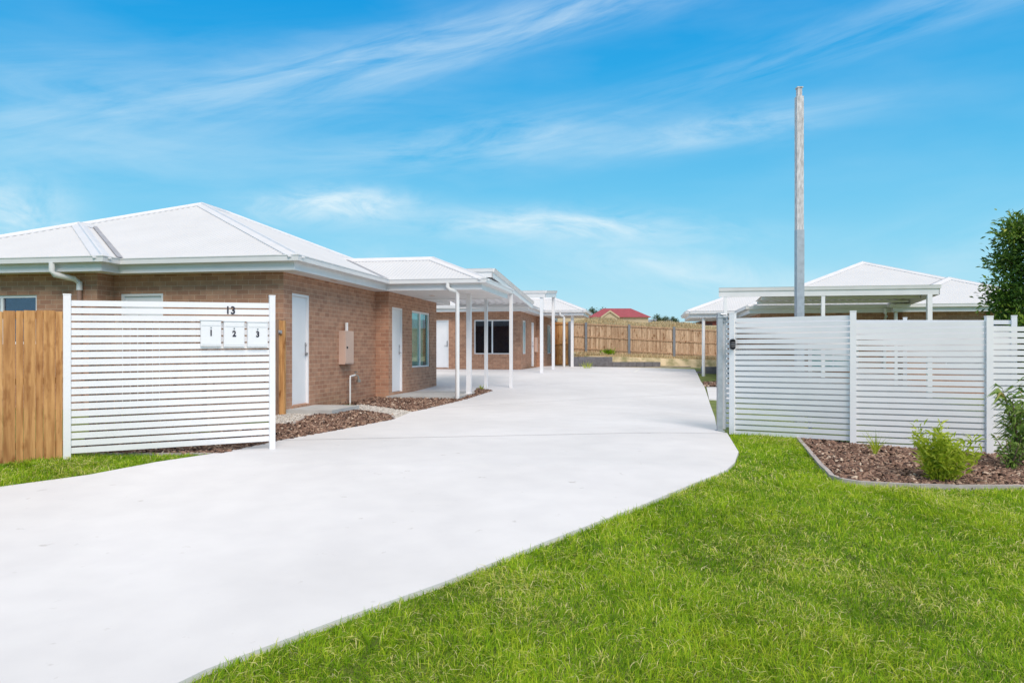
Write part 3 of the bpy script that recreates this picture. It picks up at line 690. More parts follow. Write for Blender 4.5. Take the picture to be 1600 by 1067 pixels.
mb = MB(); mb.box((.33, 2.10), (4.58, 10.3), (-.20, -.055)); mb.build('porch_slab', M['slab'], h1)
mb = MB(); mb.tube([(1.93, 4.28, 2.62), (1.93, 4.28, 2.51), (1.96, 4.30, 2.455), (2.08, 4.42, 2.42), (2.12, 4.46, 2.36), (2.12, 4.46, -.17)], .049, 14); mb.build('downpipe', M['pvc'], h1, True)
def sqpost(parent, u, v, z0, z1, w=.09, m=1, mat='white'):
    mb = MB(m); mb.box((u-w/2, u+w/2), (v-w/2, v+w/2), (z0, z1)); mb.box((u-w*.8, u+w*.8), (v-w*.8, v+w*.8), (z0, z0+.012)); return mb.build('post', M[mat], parent)
sqpost(h1, 2.05, 5.92, -.055, SOF, .115)
# left downpipe on the wing corner (white elbow, brown drop)
mb = MB(); mb.tube([(-3.95, -.96, 2.60), (-3.95, -.96, 2.45), (-3.93, -.92, 2.39), (-3.80, -.60, 2.34), (-3.76, -.52, 2.28), (-3.76, -.52, 2.14)], .052, 14); mb.build('downpipe', M['pvc'], h1, True)
mb = MB(); mb.tube([(-3.76, -.52, 2.14), (-3.76, -.52, -.3)], .043, 14); mb.build('downpipe', M['pipebrown'], h1, True)
mb = MB(); mb.tube([(-5.25, 1.05, 3.28), (-5.25, 1.05, 3.42)], .035, 10); mb.build('roof_vent', M['valley'], h1)

prm2 = dict(porch=(2.42, 3.85, 7.0), wing=5.2, back=10.0, half=4.82, p=.414,
    front=[(-4.10, -3.22, 0, B), (-2.07, -.46, .60, B)], side=[(.60, 1.55, .60, B), (3.1, 3.9, 0, B)], prjt=[(6.4, 7.9, .6, B)], wingops=[],
    sills=[(-2.07, -.46, .60, (0, 0), (1, 0), (0, -1)), (.60, 1.55, .60, (0, 0), (0, 1), (1, 0))],
    items=[('door', -4.10, -3.22, 0, B, (0, 0), (1, 0), (0, -1), .8), ('window', -2.07, -.46, .60, B, (0, 0), (1, 0), (0, -1), (1, 'glass_dark', 'blind')),
           ('window', .60, 1.55, .60, B, (0, 0), (0, 1), (1, 0), (1, 'glass', 'curtain')), ('door', 3.1, 3.9, 0, B, (0, 0), (0, 1), (1, 0), .7),
           ('window', 6.4, 7.9, .60, B, (.33, 0), (0, 1), (1, 0), (1, 'glass', 'curtain'))], wp=.1)
h2 = house('brick_house', H2, FL2, 1, 'brick house at the far end of the driveway with a wide dark window', prm2)
mb = MB(); mb.box((.33, 2.0), (4.0, 9.0), (-.2, -.03)); mb.build('porch_slab', M['slab'], h2)
mb = MB(); mb.tube([(1.28, 3.80, 2.62), (1.28, 3.80, 2.50), (1.31, 3.84, 2.45), (1.42, 3.95, 2.42), (1.45, 3.98, 2.36), (1.45, 3.98, -.05)], .06, 12); mb.build('downpipe', M['pvc'], h2, True)
sqpost(h2, 1.82, 4.25, -.05, SOF, .13)
mb = MB(); mb.box((0, .12), (5.1-1, 5.5-1), (.7, 1.4)); mb.build('meter_box', M['beige'], h2)

prm3 = dict(porch=(2.29, 2.58, 6.4), wing=4.06, back=10.3, half=4.9, p=.392, wp=.32, ret=4.0,
    front=[(-3.2, -1.6, .6, B)], side=[], prjt=[(4.3, 5.1, 0, B)], wingops=[(-7.4, -5.8, .6, B)], sills=[],
    items=[('window', -3.2, -1.6, .6, B, (0, 0), (1, 0), (0, -1), (1, 'glass', 'curtain')), ('door', 4.3, 5.1, 0, B, (.33, 0), (0, 1), (1, 0), .7),
           ('window', -7.4, -5.8, .6, B, (0, -.32), (1, 0), (0, -1), (1, 'glass_dark', 'blind'))])
h3 = house('brick_house', H3, FL3, -1, 'brick house behind the long slat fence, only its roofs and wall tops showing', prm3)
mb = MB(-1); mb.tube([(1.72, 2.76, 2.46), (1.72, 2.76, -.05)], .062, 12); mb.build('post', M['white'], h3, True)
mb = MB(-1); mb.tube([(-3.9, -.50, 2.58), (-3.9, -.50, 2.42), (-3.95, -.42, 2.32), (-4.0, -.10, 2.24), (-4.0, -.08, .5)], .05, 12); mb.build('downpipe', M['pvc'], h3, True)

# ------------------------------------------------------------------ carports
def carport(name, o2, fl, m, u0, u1, v0, v1, z0, z1, posts, label, band=.24, left_band=True, inset=0.):
    """flat raised roof, z0 at the front edge to z1 at the back, tops of the fascia"""
    root = empty(name, (o2.x, o2.y, fl), ANG, label, 'carport')
    zz = lambda v: z0+(z1-z0)*(v-v0)/(v1-v0)
    rf = MB(m); ru = u0+inset; n = int((u1-ru)/.06); prev = None
    for i in range(n+1):
        u = ru+.03+(u1-ru-.06)*i/n; h = .02 if (i % 4 in (0, 1)) else -.02
        for k, (dz) in enumerate((0,)):
            q = ((u, v0+.03, z0-.09+h), (u, v1-.03, z1-.09+h))
        if prev: rf.face([prev[0], q[0], q[1], prev[1]])
        prev = q
    rf.build('roof', M['roof'], root)
    fb = MB(m)
    prof = [(-.03, -band), (.0, -band), (.0, -band*.42), (.035, -band*.36), (.05, -.015), (.06, 0), (-.03, 0)]
    def fband(a, b, za, zb):
        a = Vector(a); b = Vector(b); d = (b-a).normalized(); n_ = Vector((d.y, -d.x))
        ra = [(a.x+n_.x*o_-d.x*.0, a.y+n_.y*o_, za+z) for o_, z in prof]; rb = [(b.x+n_.x*o_, b.y+n_.y*o_, zb+z) for o_, z in prof]
        for j in range(len(prof)): fb.face([ra[j], rb[j], rb[(j+1) % len(prof)], ra[(j+1) % len(prof)]])
        fb.face(ra); fb.face(rb)
    fband((u0, v0), (u1, v0), z0, z0); fband((u1, v0), (u1, v1), z0, z1)
    fband((u1, v1), (u0, v1), z1-.0, z1-.0) if band < .2 else None
    if left_band: fband((u0, v1), (u0, v0), z1, z0)
    fb.build('fascia', M['gutter'], root)
    for v in ((v0+.5), (v0+v1)/2, v1-.4):
        bm_ = MB(m); bm_.box((ru+.05, u1-.05), (v-.04, v+.04), (zz(v)-.20, zz(v)-.115)); bm_.build('purlin', M['gutter'], root)
    for (u, v, w, zb) in posts: sqpost(root, u, v, zb, zz(v)-(band-.01 if abs(v-v0) < .3 or abs(u-u1) < .3 or abs(u-u0) < .3 else .2), w, m)
    return root
carport('carport', H1, FL1, 1, .1, 2.70, 5.75, 12.4, 3.08, 2.66, [(1.93, 8.55, .09, -.14), (2.64, 8.65, .09, -.14)], 'white carport roof rising behind the porch of the nearest house, on two thin posts', .22, False)
# carport in front of the far house
Hc = Vector((1.17, 30.3)); flc = g(1.2, 30.4)
carport('carport', Hc, flc, 1, -3.0, .17, -.1, 3.4, CAMZ+2.365-flc, CAMZ+2.62-flc, [(0.0, 0.0, .12, 0), (.06, 3.25, .12, -.0)], 'small white carport at the corner of the far house, thin tall posts', .27, False)
Hd = Vector((6.33, 23.5)); fld = g(8, 24)
carport('carport', Hd, fld, 1, 0, 6.25, 0, 3.0, CAMZ+1.92-fld, CAMZ+1.74-fld, [(.20, .06, .1, 0), (3.03, .06, .1, -.15), (5.98, .06, .13, -.2), (5.9, 2.9, .09, -.2)], 'long flat white carport behind the slat fence on the right', .28, False, 1.42)

# ------------------------------------------------------------------ timber fences
def paling_fence(name, a, b, za0, za1, zb0, zb1, w, label, cat='fence', mat='timber', lap=.0, posts=None, rails=True, jit=.012, side=1, gap=.004, postmat='steelpost', railside=-1, pw=.09, double=False, sd=1):
    """palings from a to b; bottoms za0..zb0, tops za1..zb1 (world heights)"""
    r = random.Random(sd); root = empty(name, (a[0], a[1], za0), 0, label, cat)
    A = Vector((0, 0, 0)); Bv = Vector((b[0]-a[0], b[1]-a[1], 0)); Ln = Bv.length; d = Bv.normalized(); n_ = Vector((d.y, -d.x, 0))*side; up = Vector((0, 0, 1))
    mb = MB(); s = 0; i = 0
    while s < Ln-.02:
        ww = w*r.uniform(.92, 1.06)
        if double: ww = w if i % 2 == 0 else w*.62
        f = min(1, (s+ww/2)/Ln); z0 = (zb0-za0)*f + r.uniform(-.01, .01); z1 = za1-za0+(zb1-za1)*f + r.uniform(-jit, jit)*.6
        off = .016 if (double and i % 2 == 0) else 0
        tl = r.uniform(-.0015, .0015)
        mb.obb(d*s, d, n_, up+d*tl, (gap/2, min(ww, Ln-s)-gap/2), (off, off+.016), (z0, z1), rnd=min(1, max(0, r.gauss(.5, .3))))
        s += ww; i += 1
    mb.build('palings', M[mat], root)
    if rails:
        for k in (.10, .52, .95):
            rb = MB()
            z0 = (za1-za0)*k; z1 = (zb1-zb0)*k + (zb0-za0)
            p0 = n_*(.018 if railside > 0 else -.045); p1 = p0 + n_*.04
            q = lambda e, p_, z: e + p_ + up*z
            E = Bv
            c = [q(A, p0, z0), q(E, p0, z1), q(E, p1, z1), q(A, p1, z0)]; c2 = [x+up*.07 for x in c]
            rb.face(c, rnd=.3); rb.face(c2, rnd=.3)
            for j in range(4): rb.face([c[j], c[(j+1) % 4], c2[(j+1) % 4], c2[j]], rnd=.3)
            rb.build('rail', M[mat], root)
    for t in (posts or ()):
        f = t/Ln; p_ = d*t; pb = MB(); o0 = (.02 if railside > 0 else -.05)
        pb.obb(p_, d, n_, up, (-pw/2, pw/2), (o0, o0+.075), ((zb0-za0)*f-.1, za1-za0+(zb1-za1)*f+.06)); pb.build('post', M[postmat], root)
    return root
# left front fence, frontal
a = P3(-130, 742, 7.75); b = P3(99, 718, 8.42)
paling_fence('paling_fence', (a.x, a.y), (b.x, b.y), g(a.x, a.y)-.02, P3(0, 488, 8.0).z, g(b.x, b.y)-.02, P3(98, 486, 8.42).z, .112, 'orange pine paling fence at the left edge of the picture', double=True, sd=3)
# behind the screen to the house corner
a2_ = (b.x+.02, b.y+.45); b2_ = (H1.x+.02, H1.y-.05)
paling_fence('paling_fence', a2_, b2_, g(*a2_)-.03, CAMZ+.42, g(*b2_)-.05, CAMZ+.555, .150, 'pine paling fence running back behind the letterbox screen to the brick corner', mat='timber_back', double=False, gap=.034, sd=4, posts=None)
# its end stile with a latch, seen beside the screen post
e = P3(438, 500, 13.72)
t = empty('gate_post', (e.x, e.y, g(e.x, e.y)), 0, 'pine gate post with a metal latch between the screen and brick corner', 'gate post')
mb = MB(); mb.box((-.085, .0), (-.05, .05), (-.1, e.z-g(e.x, e.y)), rnd=.8); mb.box((.004, .085), (-.03, .06), (-.1, e.z-g(e.x, e.y)-.01), rnd=.55); mb.build('post', M['timber'], t)
zl = P3(438, 518.5, 13.6).z-g(e.x, e.y); mb = MB(); mb.box((-.08, .05), (-.075, -.052), (zl-.03, zl+.03)); mb.tube([(.0, -.08, zl), (.03, -.08, zl)], .02, 8); mb.build('latch', M['galv'], t)
# back fence
def pt(px, Y): return ((px-HX)/F*Y, Y)
a, b = pt(858, 43.6), pt(1250, 41.2)
paling_fence('paling_fence', a, b, P3(858, 547.5, 43.6).z, P3(858, 502.5, 43.6).z, P3(1250, 568, 41.2).z, P3(1250, 522, 41.2).z, .10, 'long weathered paling fence with grey steel posts across the back of the yard',
             mat='timber_far', posts=[.35, 2.1, 4.5, 6.95, 9.4, 11.8], railside=1, side=1, gap=.010, jit=.02, sd=5, pw=.13)
# yard fence beside the far house
a, b = pt(861, 42.0), pt(892, 41.6)
paling_fence('paling_fence', a, b, P3(861, 577, 42.0).z, P3(861, 503, 42.0).z, P3(892, 577, 41.6).z, P3(892, 504, 41.6).z, .12, 'yellow new timber fence panel at the side of the far house', mat='timber', posts=[.0, 1.1], railside=1, sd=6, pw=.16)

# ------------------------------------------------------------------ white slat screens
def slat_run(mb, p, q, ztop_p, ztop_q, zbot_p, zbot_q, n, slat, thick=.016, rnd=.5):
    """n horizontal slats between two points"""
    p = Vector(p); q = Vector(q); d = (q-p).normalized(); nn = Vector((d.y, -d.x))*thick/2
    for i in range(n):
        f = i/(n-1)
        zp = ztop_p + (zbot_p+slat-ztop_p)*f; zq = ztop_q + (zbot_q+slat-ztop_q)*f
        c = [(p.x+nn.x, p.y+nn.y, zp), (q.x+nn.x, q.y+nn.y, zq), (q.x-nn.x, q.y-nn.y, zq), (p.x-nn.x, p.y-nn.y, zp)]
        c2 = [(x, y, z-slat) for x, y, z in c]
        mb.face(c); mb.face(c2[::-1])
        for j in range(4): mb.face([c[j], c2[j], c2[(j+1) % 4], c[(j+1) % 4]])
def wpost(mb, x, y, z0, z1, w, rz=0):
    d = Vector((math.cos(rz), math.sin(rz), 0)); n_ = Vector((-d.y, d.x, 0))
    mb.obb((x, y, 0), d, n_, (0, 0, 1), (-w/2, w/2), (-w/2, w/2), (z0, z1)); mb.obb((x, y, 0), d, n_, (0, 0, 1), (-w/2-.003, w/2+.003), (-w/2-.003, w/2+.003), (z1, z1+.012))
# letterbox screen
SA = P3(105, 717, 8.35); SB = P3(425, 693, 9.30)
sd2 = Vector((SB.x-SA.x, SB.y-SA.y)); SL = sd2.length; sd2.normalize(); SRZ = math.atan2(sd2.y, sd2.x); sn = Vector((sd2.y, -sd2.x))   # sn faces the camera
zA, zB = P3(105, 461, 8.35).z, P3(425, 463, 9.30).z
scr = empty('slat_screen', (SA.x, SA.y, SA.z), SRZ, 'white slat screen standing left of the driveway with three letterboxes on it', 'screen')
mb = MB(); wpost(mb, 0, 0, -.15, zA-SA.z, .072); mb.build('post', M['white'], scr)
mb = MB(); wpost(mb, SL, 0, SB.z-SA.z-.15, zB-SA.z, .068); mb.build('post', M['white'], scr)
mb = MB(); t0 = CAMZ+.548-SA.z; t1 = CAMZ+.575-SA.z; slat_run(mb, (.036, 0), (SL-.034, 0), t0, t1, t0-1.665, t1-1.665, 21, .0618)
mb.build('slats', M['white'], scr)
def text_mesh(name, s, size, mat, loc, rz, parent=None, ext=.003, sx_=1.0, bold=0.0):
    c = bpy.data.curves.new(name, 'FONT'); c.body = s; c.size = size; c.extrude = ext; c.align_x = 'CENTER'; c.align_y = 'CENTER'; c.offset = bold
    o = bpy.data.objects.new(name, c); col.objects.link(o); dg = bpy.context.evaluated_depsgraph_get()
    me = bpy.data.meshes.new_from_object(o.evaluated_get(dg)); bpy.data.objects.remove(o)
    for v in me.vertices: v.co.x *= sx_
    me.transform(Matrix.Rotation(R(90), 4, 'X')); me.materials.clear(); me.materials.append(mat)
    o = bpy.data.objects.new(name, me); col.objects.link(o); o.location = loc; o.rotation_euler = (0, 0, rz)
    if parent: o.parent = parent
    return o
def screen_s(px):       # distance along the screen of a photograph column
    k = (px-HX)/F; return (k*SA.y-SA.x)/(sd2.x-k*sd2.y)
s13 = screen_s(360); Y13 = SA.y+sd2.y*s13
z13 = P3(360, 485.5, Y13).z-SA.z
text_mesh('house_number', '1', .125, M['ink'], (s13-.030, -.0135, z13), 0, scr, sx_=.9, bold=.003)
text_mesh('house_number', '3', .125, M['ink'], (s13+.028, -.0135, z13), 0, scr, sx_=.9, bold=.003)
for i, (x0, x1, y0, y1, num, desc) in enumerate(((312, 345.6, 501, 540.6, '1', 'white letterbox numbered 1, leftmost on the slat screen'), (347.7, 381.8, 502.5, 541.6, '2', 'white letterbox numbered 2, between the other two'),
                                    (384.6, 417.8, 503.8, 541.8, '3', 'white letterbox numbered 3, nearest the right post of the screen'))):
    s0, s1 = screen_s(x0), screen_s(x1); Yc = SA.y+sd2.y*(s0+s1)/2; zt, zb = P3(x0, y0, Yc).z, P3(x0, y1, Yc).z; w, h = s1-s0-.006, zt-zb; c = (s0+s1)/2
    pos = Vector((SA.x, SA.y)) + sd2*c + sn*.009
    lb = empty('letterbox', (pos.x, pos.y, zb), SRZ, desc, 'letterbox', 'letterboxes on the slat screen')
    dp = .06
    mb = MB(); mb.box((-w/2+.004, w/2-.004), (-dp, 0), (0, h)); mb.box((-w/2-.004, w/2+.004), (-dp-.012, 0), (h, h+.008)); mb.build('body', M['boxpaint'], lb)
    mb = MB(); mb.box((-w/2+.012, w/2-.012), (-dp-.007, -dp), (h*.80, h-.012)); mb.build('flap', M['boxpaint'], lb)
    mb = MB(); mb.box((-w/2+.012, w/2-.012), (-dp-.005, -dp), (.018, h*.775)); dd = mb.build('door', M['boxpaint'], lb)
    mb = MB(); mb.tube([(0, -dp-.005, h*.715), (0, -dp-.012, h*.715)], .0085, 12); mb.build('lock', M['handle'], lb)
    text_mesh('number', num, .095, M['ink'], (0, -dp-.008, h*.50), 0, dd, ext=.0015, sx_=.85, bold=.004)

# right front fence
posts_px = [(1145, 490, 680, 11.40), (1333, 487, 698, 10.30), (1545, 495, 717, 9.70)]
pw = [P3(x, b, Y) for x, t, b, Y in posts_px]; ptop = [P3(x, t, Y).z for x, t, b, Y in posts_px]
pw.append(Vector((pw[2].x+1.62, pw[2].y-.30, g(pw[2].x+1.62, pw[2].y-.3)))); ptop.append(ptop[2]-.12)
fence = empty('slat_fence', (pw[0].x, pw[0].y, pw[0].z), 0, 'long white slat fence stepping down to the right above the mulch bed', 'fence')
O = pw[0]
tops = [(P3(1150, 497.3, 11.38).z, P3(1325, 492.8, 10.34).z), (P3(1342, 505, 10.26).z, P3(1538, 502.5, 9.72).z), (P3(1553, 510.5, 9.68).z, 0)]
tops[2] = (tops[2][0], tops[2][0])
bots = [(P3(1150, 678.5, 11.38).z, P3(1325, 688, 10.34).z), (P3(1342, 698.5, 10.26).z, P3(1538, 707, 9.72).z), (P3(1553, 713, 9.68).z, 0)]
bots[2] = (bots[2][0], bots[2][0]-.02)
for i, p_ in enumerate(pw):
    mb = MB(); q = pw[min(i+1, 3)]-pw[max(0, min(i, 2))]; rz = math.atan2(q.y, q.x)
    wpost(mb, p_.x-O.x, p_.y-O.y, p_.z-O.z-.12, ptop[i]-O.z, .078, rz); mb.build('post', M['white'], fence)
for i in range(3):
    a, b = pw[i], pw[i+1]; d = (b-a); d.z = 0; d.normalize()
    mb = MB(); n = 22 if i == 0 else 22
    slat_run(mb, (a.x-O.x+d.x*.04, a.y-O.y+d.y*.04), (b.x-O.x-d.x*.04, b.y-O.y-d.y*.04), tops[i][0]-O.z, tops[i][1]-O.z, bots[i][0]-O.z, bots[i][1]-O.z, n, .0575, .020)
    mb.build('slats', M['white'], fence)
# keypad on the first fence post
kp = P3(1144.5, 538, 11.31); t = empty('keypad', (kp.x, kp.y, kp.z), 0, 'black gate keypad on the first post of the long slat fence', 'keypad')
mb = MB(); mb.box((-.036, .036), (-.03, .03), (-.055, .055)); mb.tube([(0, -.03, .045), (0, .03, .045)], .036, 16); mb.tube([(0, -.03, -.045), (0, .03, -.045)], .036, 16); kb = mb.build('housing', M['black'], t)
mb = MB()
for r_ in range(4):
    for c_ in range(3): mb.box((-.022+c_*.017, -.012+c_*.017), (-.034, -.03), (.025-r_*.022, .038-r_*.022))
mb.build('keys', simple('key_plastic', (.22, .22, .24), .5), kb)
# sliding gate parked behind the fence
ga = P3(1131, 676, 11.55); gb = Vector((pw[2].x+.45, pw[2].y+.20, 0)); gz = g(ga.x, ga.y)+.06
gate = empty('sliding_gate', (ga.x, ga.y, gz), math.atan2(gb.y-ga.y, gb.x-ga.x), 'white slatted sliding gate parked open behind the long fence', 'gate')
GL = math.hypot(gb.x-ga.x, gb.y-ga.y); gt_ = P3(1131, 497, 11.62).z-gz
for k, z0_, w_ in ((0, 0, .062), (.33, .05, .05), (.66, .05, .05), (1, -.06, .062)):
    mb = MB(); wpost(mb, GL*k, .02 if 0 < k < 1 else 0, z0_, gt_-(.05 if k else 0), w_); mb.build('stile', M['white'], gate)
mb = MB(); slat_run(mb, (.031, 0), (GL-.031, 0), gt_-.028, gt_-.10, .03, -.05, 22, .053); mb.build('slats', M['white'], gate)
# galvanised guide post with roller bracket
gpx = P3(1124.5, 678, 11.5); t = empty('gate_guide_post', (gpx.x, gpx.y, g(gpx.x, gpx.y)), 0, 'grey galvanised post catching the end of the sliding gate', 'post')
ht = P3(1124.5, 489, 11.5).z-g(gpx.x, gpx.y)
mb = MB(); mb.box((-.037, .037), (-.037, .037), (-.02, ht)); mb.box((-.06, .06), (-.06, .06), (.02, .045)); mb.build('post', M['galv'], t)
mb = MB(); mb.box((-.045, .10), (-.05, .05), (ht-.075, ht-.055)); mb.tube([(.06, 0, ht-.14), (.06, 0, ht-.055)], .022, 12); mb.tube([(.098, -.03, ht-.10), (.098, -.03, ht-.055)], .018, 12); mb.tube([(-.0, -.04, ht-.02), (.09, -.04, ht-.03)], .016, 10); mb.build('guide_bracket', M['galv'], t)

# steel power pole behind the fence
pp = P3(1249, 600, 13.0); zt = P3(1249, 137, 13.0).z; z0 = g(pp.x, pp.y)
pole = empty('power_pole', (pp.x, pp.y, z0), 0, 'tall bare galvanised pole behind the slat fence, standing above everything', 'pole')
zj = P3(1249, 360, 13.0).z-z0; H_ = zt-z0
mb = MB(); mb.box((-.062, .062), (-.062, .062), (-.05, zj)); mb.build('lower_shaft', M['galv'], pole)
mb = MB(); mb.box((-.060, .054), (-.058, .058), (zj, H_-.16)); mb.build('upper_shaft', M['weathered'], pole)
mb = MB(); mb.box((-.040, .030), (-.045, .045), (H_-.16, H_-.02)); mb.box((-.052, .046), (-.055, .055), (H_-.02, H_)); mb.build('pole_top', M['weathered'], pole)

# ------------------------------------------------------------------ retaining wall in stepped blocks
rw = empty('retaining_wall', (3.3, 37.75, g(3.4, 37)), 0, 'low dark grey block retaining wall stepping down at the end of the driveway', 'wall')
gz0 = g(3.4, 37)
for (x0, x1, top, Y0, Y1) in ((890, 957, 557.5, 37.8, 37.75), (957, 1033, 565.5, 37.75, 37.6), (1033, 1082, 572.5, 37.6, 37.4)):
    X0, X1 = (x0-HX)/F*Y0, (x1-HX)/F*Y1; zt_ = P3(x0, top, Y0).z-gz0
    mb = MB(); rows = max(1, round((zt_+.02)/.2)); hh = (zt_+.04)/rows; k = max(1, round((X1-X0)/.4)); w = (X1-X0)/k
    for r_ in range(rows):
        for c_ in range(k+1):
            a = max(0, c_*w-(w/2 if r_ % 2 else 0)); b = min(X1-X0, c_*w+w-(w/2 if r_ % 2 else 0))
            if b-a > .03: mb.box((X0-3.3+a+.004, X0-3.3+b-.004), (-.02+.005*((r_+c_) % 3), .35), (-.04+r_*hh+.003, -.04+(r_+1)*hh))
    mb.build('blockwork', M['retain'], rw)
# side retaining wall right of the driveway
rw2 = empty('retaining_wall', (8.0, 30.6, g(8, 30.6)), 0, 'dark grey garden wall at the right of the driveway before the back fence', 'wall')
mb = MB()
for r_ in range(2):
    for c_ in range(10): mb.box((-.6+c_*.4+.004+.2*(r_ % 2), -.2+c_*.4-.004+.2*(r_ % 2)), (0, .3), (-.1+r_*.19+.003, .09+r_*.19))
mb.build('blockwork', M['retain'], rw2)

# ------------------------------------------------------------------ plants
def leaves_mesh(name, cen, dirs, L_, W_, rnd, mat, parent=None, bend=.35, sd=1):
    """leaf blades: two quads folded at mid length, drooping by bend"""
    r = np.random.default_rng(sd); n = len(cen); d = dirs/np.linalg.norm(dirs, axis=1)[:, None]
    up = r.normal(0, 1, (n, 3)); s = np.cross(d, up); s /= np.linalg.norm(s, axis=1)[:, None]
    m1 = cen + d*(L_*.5)[:, None]; d2 = d + np.array([0, 0, -1.])*bend; d2 /= np.linalg.norm(d2, axis=1)[:, None]; tp = m1 + d2*(L_*.5)[:, None]
    W1 = s*(W_/2)[:, None]
    v = np.stack([cen-W1*.25, cen+W1*.25, m1+W1, m1-W1, tp+W1*.12, tp-W1*.12], 1).reshape(-1, 3); q = np.array([[0,1,2,3],[3,2,4,5]])
    return np_mesh(name, v, (np.arange(n)[:, None, None]*6+q[None]).reshape(-1, 4), np.repeat(rnd, 2), mat, parent)
def crown_tree(name, X, Y, z0, prof, nclump, nleaf, ll, label, cat, mat='leaf_dark', sd=1, trunk=.06, sigma=.16):
    """prof: list of (height, radius) outlining the crown"""
    r = np.random.default_rng(sd); root = empty(name, (X, Y, z0), 0, label, cat)
    H = prof[-1][0]; hs = [p[0] for p in prof]; rsd = [p[1] for p in prof]
    tr = MB(); pts = [(0.03*math.sin(i*1.1)*i*.3, .03*math.cos(i*1.7)*i*.3, H*.92*i/8) for i in range(9)]; tr.tube(pts, [trunk*(1-.8*i/8) for i in range(9)], 9)
    cen = []
    for i in range(nclump):
        h = hs[0]+(H-hs[0])*(i+.5)/nclump + r.normal(0, .05); h = min(max(h, hs[0]), H); rad = np.interp(h, hs, rsd); a = r.uniform(0, 6.28); q = rad*(.35+.65*math.sqrt(r.random()))*r.uniform(.75, 1.12)
        c = np.array([math.cos(a)*q, math.sin(a)*q, h]); cen.append(c)
        hb = max(0.1, h-q*.9); tr.tube([(0, 0, hb*.97), tuple(c*[.5, .5, 1]+[0, 0, -.1]), tuple(c)], [trunk*.28, trunk*.18, .004], 5)
    tr.build('trunk', M['bark'], root, True)
    cen = np.array(cen); k = r.integers(0, nclump, nleaf)
    off = r.normal(0, sigma, (nleaf, 3))*[1, 1, .8]; P_ = cen[k]+off
    dr = off*1.0/sigma*.6 + r.normal(0, .7, (nleaf, 3)) + [0, 0, .3]
    cv = r.random(nclump); rnd = np.clip(.30+.35*cv[k] + r.normal(0, .17, nleaf), 0, 1)
    leaves_mesh('crown', P_, dr, r.uniform(.7, 1.3, nleaf)*ll, r.uniform(.7, 1.2, nleaf)*ll*.42, rnd, M[mat], root, .25, sd)
    return root
TY = 13.2; tx = (1612-HX)/F*TY
crown_tree('leafy_tree', tx, TY, g(tx, TY), [(.8, .42), (1.4, .58), (1.9, .68), (2.4, .50), (2.9, .58), (3.35, .40), (3.65, .28)], 58, 19000, .080, 'dark green leafy tree behind the right end of the slat fence', 'tree', sd=21, sigma=.125)
tx2 = (1700-HX)/F*12.8
crown_tree('leafy_tree', tx2, 12.8, g(tx2, 12.8), [(.9, .5), (1.6, .6), (2.6, .6), (3.2, .4), (3.6, .1)], 90, 22000, .075, 'dark tree cut off by the right edge of the picture, beside another tree', 'tree', sd=22, sigma=.14)
# lime shrub
def lime_shrub():
    r = np.random.default_rng(31); Y = 7.70; X = (1468-HX)/F*Y; z0 = g(X, Y); root = empty('lime_shrub', (X, Y, z0), 0, 'soft lime green shrub in the mulch bed before the slat fence', 'shrub')
    st = MB(); C = []; D = []; Ls = []
    for i in range(52):
        a = r.uniform(0, 6.28); q = r.uniform(.02, .36); top = np.array([math.cos(a)*q*1.0, math.sin(a)*q*.7, r.uniform(.20, .56)*(1-.5*max(0, q-.12))])
        if top[0] > .05: top[2] *= .86
        b0 = np.array([top[0]*.25, top[1]*.25, 0]); mid = (b0+top)/2+[0, 0, .03]; st.tube([tuple(b0), tuple(mid), tuple(top)], [.006, .004, .002], 5)
        for k in range(48):
            f = r.uniform(.18, 1.08); p_ = b0+(top-b0)*f + r.normal(0, .022, 3); C.append(p_); aa = r.uniform(0, 6.28); D.append([math.cos(aa)*.8, math.sin(aa)*.8, r.uniform(.3, 1.4)]); Ls.append(r.uniform(.05, .11))
    st.build('stems', M['leaf_lime'], root, True)
    n = len(C); Ls = np.array(Ls); leaves_mesh('foliage', np.array(C), np.array(D), Ls, Ls*r.uniform(.16, .30, n), np.clip(r.normal(.62, .25, n), 0, 1), M['leaf_lime'], root, .5, 5)
lime_shrub()
def long_plant(name, px, pyb, Y, hgt, n_st, spread, label, sd, ll=(.12, .22), mat='leaf_mid', tilt=0., cat='shrub', lw=(.10, .16), nl=24):
    r = np.random.default_rng(sd); X = (px-HX)/F*Y; z0 = g(X, Y); root = empty(name, (X, Y, z0), 0, label, cat); st = MB(); C = []; D = []; Ls = []; cc = []
    for i in range(n_st):
        a = r.uniform(0, 6.28); q = spread*r.uniform(.2, 1); h = hgt*r.uniform(.6, 1.0)
        pts = []
        for k in range(7):
            f = k/6; pts.append(np.array([math.cos(a)*q*f**1.4+tilt*f*h, math.sin(a)*q*f**1.4*.7, h*f]))
        st.tube([tuple(p_) for p_ in pts], [.009*(1-.8*k/6) for k in range(7)], 6)
        for k in range(nl):
            f = r.uniform(.12, 1)*6; j = min(5, int(f)); p_ = pts[j]+(pts[j+1]-pts[j])*(f-j); aa = r.uniform(0, 6.28); C.append(p_); D.append([math.cos(aa), math.sin(aa)*.9, r.uniform(.1, .9)]); Ls.append(r.uniform(*ll)); cc.append(r.normal(.42, .2)+(.35 if r.random() < .06 else 0))
    st.build('stems', M['bark'], root, True); n = len(C); Ls = np.array(Ls)
    leaves_mesh('foliage', np.array(C), np.array(D), Ls, Ls*r.uniform(*lw, n), np.clip(np.array(cc), 0, 1), M[mat], root, 1.1, sd)
    return root
long_plant('willow_leaf_shrub', 1592, 745, 8.7, 1.02, 14, .46, 'tall drooping narrow leaved shrub at the right edge before the fence', 41, (.15, .28), nl=32)
